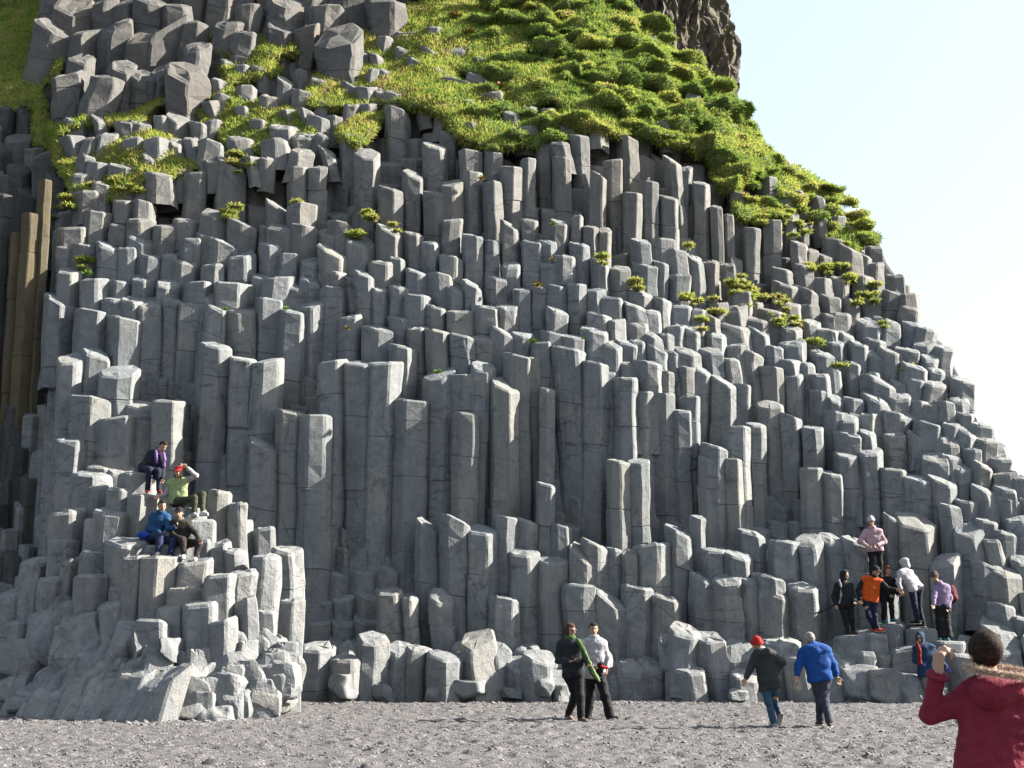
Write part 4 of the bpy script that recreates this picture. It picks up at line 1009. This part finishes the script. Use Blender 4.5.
def B(*a): return a
blk = ('black_cloth', (.016, .016, .02)); navy = ('navy_cloth', (.02, .028, .065)); white = ('white_cloth', (.62, .62, .66)); hairb = ('black_hair', (.015, .012, .011)); hairbr = ('brown_hair', (.10, .045, .022))
skn = ('skin', (.26, .15, .10))
away = (0, 1, 0); tow = (0, -1, 0)
PEOPLE = [
 dict(label='woman in dark hip-length jacket and green scarf walking beside a man in white', Y=ground_Y(721.5),
      J=dict(head=(570.5, 630.5), sl=(560.8, 644.5, .02), sr=(580, 643.6, -.02), el=(557.8, 660.5, -.02), wl=(570, 661.5, -.26), er=(585, 658, .0), wr=(588, 664, -.2), hl=(568.5, 674), hr=(578.5, 674),
             kl=(575.5, 695, .12), kr=(580, 697, -.1), al=(568.5, 713.5, .25), ar=(581, 717, -.12)),
      face=(.75, -.65, -.15), bface=(.6, -.8, 0), toe=((.5, -.75, -.35), (.6, -.8, 0)), dnl=(-.15, .3, -.9), tw=.92, handl=((1, -.4, .1), (0, .1, 1), -1, .5),
      jacket=dict(c=('dark_grey_parka', (.03, .038, .045)), t=.035, hem=.06, collar=('green_scarf', (.09, .17, .05))), trousers=(*blk, .02, .01), shoes=('tan_boots', (.22, .17, .13)), hair=('bob', *hairbr), glasses='on',
      extra=[('scarf', ('green_scarf', (.09, .17, .05)), [(578, 641, -.15), (583, 650, -.2), (587, 660, -.22), (591, 670, -.2), (597, 678, -.16)], .045), ('scarf_tail', ('pale_green_scarf', (.30, .40, .18)), [(585, 652, -.28), (590, 663, -.3), (594, 672, -.28), (599, 681, -.26)], .025)]),
 dict(label='man in short white jacket and black trousers walking beside the woman with green scarf', Y=ground_Y(719.6),
      J=dict(head=(593.6, 629.5), sl=(585.5, 643.5), sr=(602.5, 643.5), el=(585, 659, .1), wl=(594, 666, -.1), er=(609, 660.5), wr=(607, 668.5, -.16), hl=(589.5, 674.5), hr=(600, 674.5),
             kl=(590.5, 695, .1), kr=(605, 696.5, -.1), al=(587.5, 715.5, .12), ar=(610, 715, -.12)), handr=((.0, -.3, -.4), (-1, .1, 0), 1, .8),
      face=(.05, -1, -.05), toe=((.35, -.9, -.1), (.85, -.5, .1)), jacket=dict(c=white, t=.035, hem=.08, collar=white), trousers=(*blk, .025, .02), shoes=('brown_boots', (.12, .08, .06)), hair=('short', *hairb)),
 dict(label='walker in bright red knit hat, dark grey coat and blue jeans, seen from behind', Y=ground_Y(728.5),
      J=dict(head=(757, 645, .05), sl=(755.8, 656, .05), sr=(771, 654.5, -.02), el=(750, 669), wl=(745.5, 679.5, -.05), er=(782, 663, -.05), wr=(775.5, 673, -.04), hl=(764.5, 681.5, .02), hr=(773, 681.5, -.02),
             kl=(768.5, 702.5, -.06), kr=(774.5, 701, .1), al=(774, 722.5, -.08), ar=(779, 714, .3)), face=(-.55, .8, -.25), up=(-.2, 0, 1), bface=(-.3, .95, 0), toe=((-.2, 1, 0), (-.1, .5, -.8)), dnr=(.2, -.7, -.5), tw=.95, handr=None,
      jacket=dict(c=('charcoal_coat', (.055, .06, .062)), t=.035, hem=.14, flare=.02, hoodbag=('charcoal_coat', (.055, .06, .062)), collar=('pale_knit', (.5, .45, .42))), trousers=('blue_jeans', (.05, .12, .20), .01, .0), shoes=('light_trainers', (.36, .40, .45)),
      hair=None, hat=('beanie', 'red_knit', (.62, .03, .025))),
 dict(label='man with short grey hair in royal blue jacket walking away towards the cliff', Y=ground_Y(728.5),
      J=dict(head=(809.6, 640, .06), sl=(803.5, 651), sr=(826, 650, .0), el=(798.5, 665.5), wl=(797, 676.5, -.05), er=(833.5, 664), wr=(837, 677, -.02), hl=(815, 678), hr=(825, 678),
             kl=(820, 700, .06), kr=(824, 701, -.06), al=(820.5, 719.5, .16), ar=(829.5, 721.5, -.14)), face=(-.45, .88, -.2), up=(-.2, 0, 1), bface=(-.2, 1, 0), toe=((-.2, 1, -.1), (.35, .9, 0)), tw=1.1,
      jacket=dict(c=('royal_blue_jacket', (.012, .10, .42)), t=.04, hem=.05, collar=('royal_blue_jacket', (.012, .10, .42))), trousers=('slate_trousers', (.07, .075, .11), .02, .01), shoes=('brown_boots', (.12, .08, .06)), hair=('short', 'grey_hair', (.42, .38, .35))),
 dict(label='person in pale pink top and white knit hat standing on the highest ledge', Y=35.0,
      J=dict(head=(871, 521.5), sl=(865.5, 532), sr=(880, 532.5), el=(859.5, 541.5, -.05), wl=(867.5, 546, -.2), er=(885, 542, -.05), wr=(877, 545.5, -.2), hl=(870.5, 550), hr=(879, 550),
             kl=(871.5, 563), kr=(880, 563), al=(871.5, 576), ar=(880.5, 576)), face=(-.3, -.9, -.4), toe=((-.3, -1, 0), (.2, -1, 0)), s=.96,
      jacket=dict(c=('pale_pink_top', (.62, .42, .47)), t=.03, hem=.04, collar=('pale_pink_top', (.62, .42, .47))), trousers=(*blk, .01, 0), shoes=blk, hat=('beanie', *white), hair=('long', *hairb)),
 dict(label='climber in black hooded jacket with pale shoulder strap, leftmost on the low ledge', Y=33.7,
      J=dict(head=(845, 575.5), sl=(837.8, 586), sr=(850.5, 586), el=(833.5, 596), wl=(836, 605, -.1), er=(853, 596, -.02), wr=(854.5, 602, -.2), hl=(841, 604.5), hr=(849.5, 604.5),
             kl=(845.5, 619), kr=(851.5, 618.5), al=(848, 633, -.05), ar=(853, 631, .05)), face=(.55, -.8, -.1), toe=((.6, -.7, 0), (.5, -.9, 0)), s=.97,
      jacket=dict(c=('black_shell', (.02, .026, .03)), t=.03, hem=.06), trousers=(*blk, .012, 0), shoes=('brown_boots', (.12, .08, .06)), hat=('hood', 'black_shell', (.02, .026, .03)),
      extra=[('strap', ('pale_strap', (.45, .45, .5)), [(839, 579.5, -.12), (841, 587, -.17), (841, 597, -.18), (839.5, 603, -.14)], .018)]),
 dict(label='man in orange and black jacket with dark cap on the low ledge', Y=33.7,
      J=dict(head=(875.5, 571.5, -.05), sl=(864, 579.5), sr=(879.5, 581), el=(858, 590.5), wl=(860.5, 600, -.15), er=(888, 588.5, -.1), wr=(897, 590, -.2), hl=(865.5, 600), hr=(874, 600),
             kl=(868.5, 615.5, -.1), kr=(874.5, 615.5, -.05), al=(874.5, 629, 0), ar=(877.5, 628, -.1)), face=(.6, -.75, -.35), toe=((.7, -.7, 0), (.8, -.5, 0)), s=1.0,
      jacket=dict(c=('orange_shell', (.85, .13, .015)), sleeve=blk, t=.032, hem=.04, collar=blk), trousers=(*navy, .012, 0), shoes=('orange_trainers', (.8, .14, .06)), hat=('cap', *blk), hair=('short', *hairb)),
 dict(label='person with reddish brown hair in black perched behind the orange jacket', Y=34.0,
      J=dict(head=(887.5, 571), sl=(882.5, 581), sr=(893, 581), el=(883.5, 591), wl=(890, 595, -.15), er=(895.5, 590.5), wr=(898.5, 595, -.2), hl=(883, 597), hr=(890, 597),
             kl=(884.5, 607, -.18), kr=(891.5, 606, -.18), al=(883.5, 620, -.1), ar=(892.5, 618, -.1)), face=(.6, -.75, -.2), toe=((.3, -1, 0), (.5, -1, 0)), s=.94,
      jacket=dict(c=blk, t=.025, hem=.02), trousers=(*blk, .012, 0), shoes=('teal_trainers', (.04, .28, .32)), hair=('bob', 'auburn_hair', (.17, .055, .022))),
 dict(label='climber in white hooded jacket and navy trousers bending forward up the rock', Y=33.9,
      J=dict(head=(904.5, 564, .05), sl=(900.5, 574, -.1), sr=(910, 572.5, .1), el=(898.5, 583.5, -.15), wl=(901, 590, -.2), er=(905, 583, .15), wr=(903, 591, .1), hl=(912, 589, -.06), hr=(919, 588, .06),
             kl=(914.5, 605, -.12), kr=(919, 605.5, .08), al=(917.5, 620, -.1), ar=(922.5, 623, .05)), face=(-.75, .3, -.4), up=(-.3, 0, 1), bface=(-.8, .3, 0), toe=((-.8, .3, 0), (-.9, 0, 0)), s=.97,
      jacket=dict(c=white, t=.035, hem=.04), trousers=(*navy, .018, 0), shoes=blk, hat=('hood', *white)),
 dict(label='person in lilac jacket with dark red backpack looking down at far right ledge', Y=33.6,
      J=dict(head=(934.5, 577, -.05), sl=(936, 588, -.03), sr=(947, 588), el=(934, 598, -.15), wl=(933.5, 605, -.25), er=(950.5, 598.5), wr=(948, 607.5, -.1), hl=(938, 608), hr=(946, 608),
             kl=(940.5, 622), kr=(946, 622.5), al=(942, 636.5), ar=(948, 636.5)), face=(-.65, -.7, -.45), up=(-.1, 0, 1), toe=((-.6, -.8, 0), (-.3, -.9, 0)), s=.98,
      jacket=dict(c=('lilac_jacket', (.36, .28, .46)), t=.028, hem=.06, collar=('lilac_jacket', (.36, .28, .46))), trousers=(*blk, .03, .05), shoes=('teal_trainers', (.04, .28, .32)), hat=('beanie', 'grey_beanie', (.10, .07, .07)), hair=('short', *hairbr)),
 dict(label='person in blue hooded coat, sunglasses and red scarf below the climbers', Y=32.7,
      J=dict(head=(920, 638), sl=(916, 648.5), sr=(931.5, 648), el=(915.5, 661, -.05), wl=(921.5, 664, -.22), er=(940, 660, 0), wr=(946.5, 668, -.1), hl=(923, 672), hr=(933, 672),
             kl=(926.5, 688), kr=(938, 686, -.15), al=(928, 702.5), ar=(944, 700, .0)), face=(-.45, -.85, -.2), toe=((-.5, -.8, 0), (-.1, -1, 0)), s=1.02,
      jacket=dict(c=('deep_blue_coat', (.018, .06, .14)), t=.04, hem=.09), trousers=('stone_trousers', (.25, .24, .26), .015, 0), shoes=blk, hat=('hood', 'deep_blue_coat', (.018, .06, .14)), glasses='on', glovemat=cloth('purple_glove', (.10, .06, .40)),
      extra=[('scarf', ('red_scarf', (.30, .02, .02)), [(917, 643, -.14), (919, 650, -.2), (919.5, 657, -.22), (920, 664, -.22)], .045)]),
 dict(label='person in black jacket with purple scarf seated highest on the left outcrop', Y=30.1,
      J=dict(head=(163, 446.5, -.1), sl=(151, 454, .02), sr=(160.5, 456, -.1), el=(156, 467, -.2), wl=(154, 480, -.42), er=(163, 469, -.25), wr=(162, 480, -.45), hl=(143, 468.5, .08), hr=(146, 469.5, -.08),
             kl=(149.5, 470, -.42), kr=(158, 471, -.40), al=(147.5, 490, -.45), ar=(159, 490, -.45)), face=(.6, -.65, -.5), up=(.25, 0, 1), bface=(.7, -.7, 0), toe=((.3, -1, 0), (.5, -.9, 0)), s=.97,
      jacket=dict(c=('navy_black_coat', (.018, .022, .035)), t=.035, hem=.05), trousers=(*navy, .018, 0), shoes=('red_trainers', (.45, .04, .05)), hair=('short', *hairb),
      extra=[('scarf', ('lilac_scarf', (.30, .16, .50)), [(156, 451, -.2), (156.5, 457, -.28), (157, 462, -.3)], .035), ('scarf_end', ('lilac_scarf', (.30, .16, .50)), [(163.5, 454, -.25), (164.5, 460, -.3), (164, 466, -.3)], .035)]),
 dict(label='woman in red cap and pale green vest sitting with one hand raised to her head', Y=29.4,
      J=dict(head=(178.3, 472.5, -.1), sl=(169.5, 484), sr=(185, 481.5), el=(166, 494.5, .02), wl=(160.5, 496, -.1), er=(195.5, 475.5, -.05), wr=(187, 467.8, -.12), hl=(174.5, 502), hr=(183, 502),
             kl=(195, 498, -.36), kr=(202.5, 495, -.3), al=(194, 513, -.42), ar=(202.5, 511.5, -.38)), face=(.2, -.95, -.1), toe=((.6, -.8, 0), (.8, -.6, 0)), s=.98, handr=((-.6, -.1, .3), (-.2, -.9, 0), 1, .5), handl=((-.7, -.3, -.4), (0, -1, 0), 1, .4),
      jacket=dict(c=('pale_green_vest', (.42, .52, .24)), name='vest', sleeve=('pale_grey_sleeve', (.55, .5, .52)), t=.028, hem=.03), trousers=('olive_trousers', (.085, .09, .055), .018, 0), shoes=('white_trainers', (.75, .72, .75)), hat=('cap', 'red_cap', (.62, .02, .035)), hair=('long', *hairb)),
 dict(label='man in blue jacket sitting at lower left and holding out a phone', Y=28.6,
      J=dict(head=(162, 506.5, -.05), sl=(153.5, 517), sr=(167, 518), el=(150, 529, -.1), wl=(160, 533, -.3), er=(168.5, 529, -.2), wr=(175.5, 526.5, -.42), hl=(147, 538.5), hr=(155.5, 539),
             kl=(160, 535, -.42), kr=(174, 541, -.36), al=(158, 552, -.48), ar=(170, 555, -.45)), face=(.5, -.85, -.1), bface=(.4, -.9, 0), toe=((.1, -1, 0), (.2, -1, 0)), s=1.0, handr=((.6, -.5, .3), (.2, -.6, .4), 1, .7),
      jacket=dict(c=('teal_blue_jacket', (.02, .10, .25)), t=.032, hem=.05, collar=('teal_blue_jacket', (.02, .10, .25))), trousers=('indigo_trousers', (.03, .045, .12), .018, 0), shoes=('white_trainers', (.75, .72, .75)), hair=('short', *hairb)),
 dict(label='man in black cap and dark camouflage jacket sitting beside the man in blue', Y=28.5,
      J=dict(head=(179, 513.5, -.08), sl=(171.8, 524), sr=(187, 524.5), el=(172.5, 535.5, -.12), wl=(180, 538, -.35), er=(196, 533.5, -.15), wr=(200, 541.5, -.38), hl=(179, 543), hr=(187.5, 543),
             kl=(182.5, 540, -.42), kr=(199.5, 543, -.38), al=(184, 554.5, -.5), ar=(195.5, 557, -.45)), face=(.05, -1, -.05), toe=((0, -1, 0), (.1, -1, 0)), s=.97,
      jacket=dict(c=('dark_camouflage', (.045, .045, .035)), t=.03, hem=.04, collar=('grey_hoodie', (.22, .2, .19))), trousers=('brown_black_trousers', (.045, .035, .035), .018, 0), shoes=('white_trainers', (.75, .72, .75)), hat=('cap', *blk), hair=('short', *hairb)),
]
made = [person(s_) for s_ in PEOPLE]

# the woman close to the camera
YF = 7.4
fg = dict(label='woman in dark red hooded coat with fur trim close to the camera, hand raised', Y=YF, s=.92, hs=1.22, h=.014, hh=.0065, hg=.0042, sg=.011, jh=.010, folds=1,
     J=dict(head=(985, 655, 0), neck=(990, 680, 0), sl=(968, 699, .02), sr=(1028, 697, -.02), el=(929, 714, .02), wl=(938.5, 672.5, -.04), er=(1046, 742, .1), wr=(1030, 752, .32), hl=(978, 772), hr=(1012, 772),
            kl=(980, 846, -.02), kr=(1010, 846, .02), al=(980, 918, -.02), ar=(1012, 918, .02)), face=(-.12, 1, .06), bface=(0, 1, 0), toe=((-.1, 1, 0), (.1, 1, 0)), tw=1.06, handl=((.10, .12, 1), (.9, .25, 0), 1, 1.25), point=None,
     jacket=dict(c=('dark_red_coat', (.33, .028, .066)), t=.034, hem=.16, flare=.02), trousers=(*blk, .012, 0), shoes=blk, hair=('short', 'dark_brown_hair', (.02, .012, .01)))
root, J, M, base = person(fg)
COAT = cloth('dark_red_coat', (.33, .028, .066))
# hood lying on the back, with a fur rim
sh = (J['sl']+J['sr'])/2
c0 = P(999, 690, YF-.10)
mb = MB()
def g(p):
    d = ell(p, c0, np.array([.14, .10, .075])); d = smin(d, ell(p, c0+np.array([-.03, .02, -.03]), np.array([.10, .10, .08])), .05)
    d = smin(d, ell(p, P(1000, 682, YF), np.array([.13, .11, .05])), .05)
    d = np.maximum(d, -ell(p, P(995, 655, YF+.02), np.array([.105, .10, .10])))
    return d + vnoise(p, .09)[:, 0]*.006
fin_mb(g, [c0], .24, .009, mb)
mb.build('hood', COAT, root, origin=tuple(base), smooth=True)
FUR = flat_mat('fur', (.60, .50, .40), .9); FURD = flat_mat('fur_dark', (.20, .14, .10), .9)
mb = MB(); rf = np.random.default_rng(3)
ring = []
for t in np.linspace(0, 2*math.pi, 60, endpoint=False):
    q = P(1001, 671, YF-.045)+np.array([.165*math.cos(t), .165*math.sin(t), -.02*math.cos(t)+.02*math.sin(t)]); ring.append(q)
for i in range(60):
    for k in range(150):
        c = ring[i]+(ring[(i+1) % 60]-ring[i])*rf.random()
        d = unit(rf.normal(0, 1, 3)+np.array([0, 0, .35])); L = rf.uniform(.02, .045); sd = unit(np.cross(d, rf.normal(0, 1, 3)))*.0014
        e = c+d*L+np.array([0, 0, -.004]); a = c+d*.002
        mb.add([a-sd, a+sd, e], np.array([[0, 1, 2]]), mat=int(rf.random() < .35))
mb.build('fur_trim', [FUR, FURD], root, origin=tuple(base))
mb = MB(); g = union([C(ring[i], ring[(i+1) % 60], .013, .013) for i in range(0, 60)], .01); fin_mb(g, ring, .04, .008, mb)
mb.build('hood_rim', FURD, root, origin=tuple(base), smooth=True)
# strands drawn back to the nape
HS = flat_mat('hair_strand', (.02, .012, .009), .75, spec=.12, var=.7, scale=60); mb = MB(); H = J['head']; ne = np.array([-.012, -.085, -.05])
for i in range(3600):
    a = rf.uniform(0, math.pi); q = unit(np.array([rf.normal(0, 1), rf.normal(-.3, .8), rf.normal(.35, .75)]))
    if q[2] < -.35: continue
    ho = .0015+.002*rf.random()
    pts = []
    for t in np.linspace(0, rf.uniform(.4, 1), 7):
        w_ = unit(q*(1-t)+unit(ne-np.array([0, -.01, .034]))*t); off = .0145+ho
        pts.append(np.array([0, -.010, .034])+w_*(np.array([.074, .094, .09])+off))
    pts = [H+M.T@x*.92 for x in pts]; w2 = .0011
    for j in range(6):
        nrm = unit(pts[j]-H); sd = unit(np.cross(pts[j+1]-pts[j], nrm+rf.normal(0, .22, 3)))*w2
        mb.add([pts[j]-sd, pts[j]+sd, pts[j+1]+sd, pts[j+1]-sd], np.array([[0, 1, 2, 3]]))
mb.build('hair_strands', HS, root, origin=tuple(base))
# cuff strap and stitched pocket line
mb = MB(); a = J['wl']+unit(J['el']-J['wl'])*.03; ax = unit(J['wl']-J['el'])
fin_mb(lambda p: np.maximum(cone(p, a, a+ax*.02, .062, .060), np.maximum((p-a-ax*.02)@ax, -(p-a)@ax)), [a], .09, .006, mb); mb.build('cuff', COAT, root, origin=tuple(base), smooth=True)

# --- carried things
def boxmb(c, X_, Y_, Z_, sx, sy, sz, bev=.15):
    D, Q, T_ = SD[(10, 14)]; q = np.sign(D)*np.abs(D)**.35; q /= np.abs(q).max(1)[:, None]**.6
    mb = MB(); mb.add(c + q[:, :1]*X_*sx + q[:, 1:2]*Y_*sy + q[:, 2:]*Z_*sz, [Q, T_]); return mb
PH = flat_mat('phone_black', (.012, .012, .014), .25, spec=.6, var=0)
def thing(mb, name, mat, label, cat, org): tag(mb.build(name, mat, None, origin=tuple(org), smooth=True), label, cat)
X3, Y3, Z3 = np.eye(3)
c = made[0][1]['wl']+np.array([.12, -.06, .025]); thing(boxmb(c, unit([1, -.3, .2]), unit([.2, 1, .5]), unit([0, -.5, 1]), .07, .036, .006), 'phone', PH, 'dark phone in the hand of the walker with green scarf', 'phone', c)
Jp = made[13][1]; c = Jp['wr']+np.array([.05, -.09, .05]); thing(boxmb(c, X3, unit([0, 1, .3]), unit([0, -.3, 1]), .04, .008, .075), 'phone', PH, 'dark phone held out by the seated man in blue', 'phone', c)
c = made[0][1]['wl']*0+P(797.3, 686, PEOPLE[3]['Y']-.05); mb = MB(); fin_mb(lambda p: ell(p, c, np.array([.075, .05, .11]))+vnoise(p, .08)[:, 0]*.012, [c], .16, .011, mb); thing(mb, 'folded_hat', cloth('beige_felt', (.55, .5, .40)), 'pale beige hat carried by the man in the royal blue jacket', 'hat', c)
c = P(602.5, 667.5, PEOPLE[1]['Y']-.26); mb = MB(); fin_mb(lambda p: smin(ell(p, c+np.array([-.03, 0, .04]), np.array([.07, .05, .07])), ell(p, c+np.array([-.05, 0, -.09]), np.array([.075, .05, .08])), .03)+vnoise(p, .05)[:, 0]*.01, [c], .2, .011, mb)
fin_mb(lambda p: cone(p, c+np.array([-.02, -.04, .02]), c+np.array([.09, -.02, -.01]), .03, .025), [c], .15, .01, mb, mat=1); thing(mb, 'gloves', [cloth(*blk), cloth('red_glove', (.6, .02, .04))], 'black and red gloves held by the man in white', 'gloves', c)
c = P(951.5, 594, 33.75); mb = MB(); fin_mb(lambda p: smin(ell(p, c, np.array([.13, .12, .22])), ell(p, c+np.array([.02, -.02, -.1]), np.array([.12, .13, .10])), .05)+vnoise(p, .1)[:, 0]*.01, [c], .27, .016, mb); thing(mb, 'backpack', cloth('dark_red_pack', (.16, .02, .035)), 'dark red backpack worn over the lilac jacket', 'backpack', c)
pts = [P(836, 604, 33.55), P(829, 608, 33.5), P(822, 611.5, 33.45), P(815, 613.5, 33.4)]
mb = MB(); fin_mb(union([C(pts[i], pts[i+1], .022, .018) for i in range(3)], .02), pts, .05, .01, mb); thing(mb, 'selfie_stick', cloth(*blk), 'black stick held low by the leftmost climber', 'stick', pts[0])
c = P(143.5, 535, 28.4); mb = MB(); fin_mb(lambda p: ell(p, c, np.array([.14, .09, .08]))+vnoise(p, .08)[:, 0]*.01, [c], .2, .013, mb); thing(mb, 'waist_bag', cloth('bright_blue_bag', (.02, .08, .5)), 'bright blue waist bag on the hip of the seated man in blue', 'bag', c)
